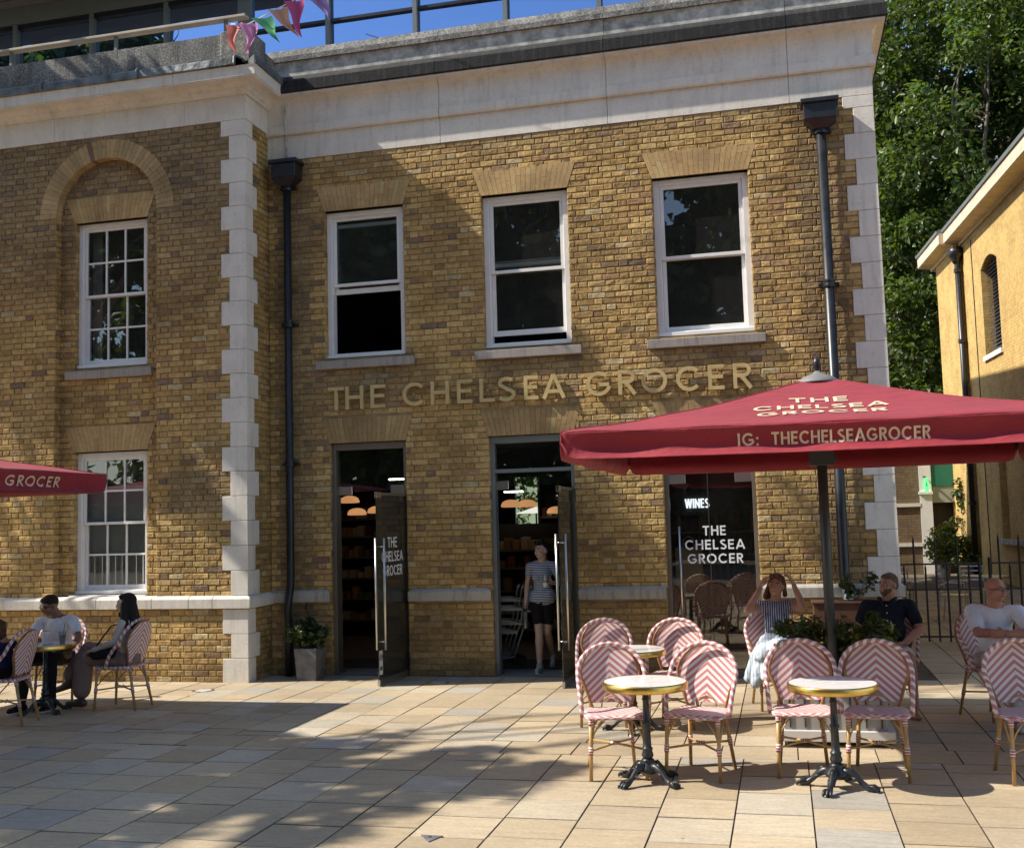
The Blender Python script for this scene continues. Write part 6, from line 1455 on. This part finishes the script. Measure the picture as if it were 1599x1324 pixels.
tr = thing('track_light', 'row of small ceiling spotlights above the WINES sign', 'lamp', (-.5, 1.0, 2.75)); m = MB(); m.box(-.02, .02, 0, 5, .05, .08); m.build('track', M_iron, tr)
for i in range(6): m = MB(); m.lathe([(.03, -.03), (.045, .0), (.03, .05)], (0, .5+i*.75, 0), 10); m.build('spotlight', M_spot, tr)
wg = thing('wines_sign', 'white letters reading WINES hanging inside the lettered window', 'sign', (-1.22, 1.2, 2.0)); m = MB(); lettering(m, 'WINES', lambda a, b, d: (a, -d, b), .17, .2, .12, 0, .006, .30); m.build('lettering', emis('glowing_lettering', (.9, .95, 1.), .9), wg)  # white letters given a weak emission of their own
m = MB(); m.box(-.15, .6, .02, .04, -.10, .22); m.build('sign_board', M_dark, wg)
M_kraft = mat('kraft_paper', (.45, .33, .2), .85, var=.08)
bg_ = thing('paper_bag', 'brown paper carrier bag standing inside the lettered window', 'bag', (-1.13, .36, 1.10)); m = MB(); m.box(-.16, .16, -.08, .08, 0, .42); m.build('bag_body', M_kraft, bg_, bevel=.004)
for yy in (-.06, .06): m = MB(); m.tube([(-.07, yy, .42), (-.06, yy, .52), (0, yy, .56), (.06, yy, .52), (.07, yy, .42)], .006, 6); m.build('handle', M_kraft, bg_)
bs = thing('display_plinth', 'dark display plinth carrying the paper bag inside the window', 'plinth', (-1.13, .40, 0)); m = MB(); m.box(-.2, .2, -.14, .14, .014, 1.07); m.build('plinth_body', M_dark, bs, bevel=.004); m = MB(); m.box(-.21, .21, -.15, .15, 1.0705, 1.098); m.build('plinth_top', M_shelf, bs)
# nested shopping trolleys
M_tr = mat('trolley_steel', (.30, .36, .42), .35, metal=.7, var=.05)
def trolley(t):
    for s in (-1, 1): m = MB(); m.tube([(s*.20, -.25, .08), (s*.20, .1, .12), (s*.20, .25, .55), (s*.20, .33, 1.0)], .012, 6); m.build('side_frame', M_tr, t)
    m = MB(); m.tube([(-.22, .34, 1.0), (.22, .34, 1.0)], .016, 8); m.build('handle', M_tr, t)
    for z, yy in ((.42, .1), (.72, .2)):
        m = MB()
        for i in range(6): m.tube([(-.19+.076*i, -.22, z), (-.19+.076*i, yy+.05, z)], .004, 4)
        m.tube([(-.2, -.22, z+.12), (.2, -.22, z+.12)], .006, 4); m.tube([(-.2, -.22, z), (.2, -.22, z)], .006, 4); m.tube([(-.2, -.22, z+.12), (-.2, .25, z+.12)], .006, 4); m.tube([(.2, -.22, z+.12), (.2, .25, z+.12)], .006, 4); o = m.build('basket', M_tr, t); o['kind'] = 'stuff'
    for a in (-1, 1):
        for b in (-1, 1): m = MB(); m.tube([(a*.2-.012, b*.2, .05), (a*.2+.012, b*.2, .05)], .045, 10); m.build('wheel', M_iron, t)
t0 = thing('shopping_trolley', 'foremost of the nested shopping trolleys inside the middle doorway', 'trolley', (-3.62, 1.05, .014), R(-78), 'nested shopping trolleys'); trolley(t0)
for i, lab in enumerate(('second of the nested shopping trolleys from the front', 'third of the nested shopping trolleys from the front', 'rearmost of the nested shopping trolleys')):
    c = copy_tree(t0); c.location = (-3.62-.09*(i+1), 1.05+.14*(i+1), .014); c['label'] = lab
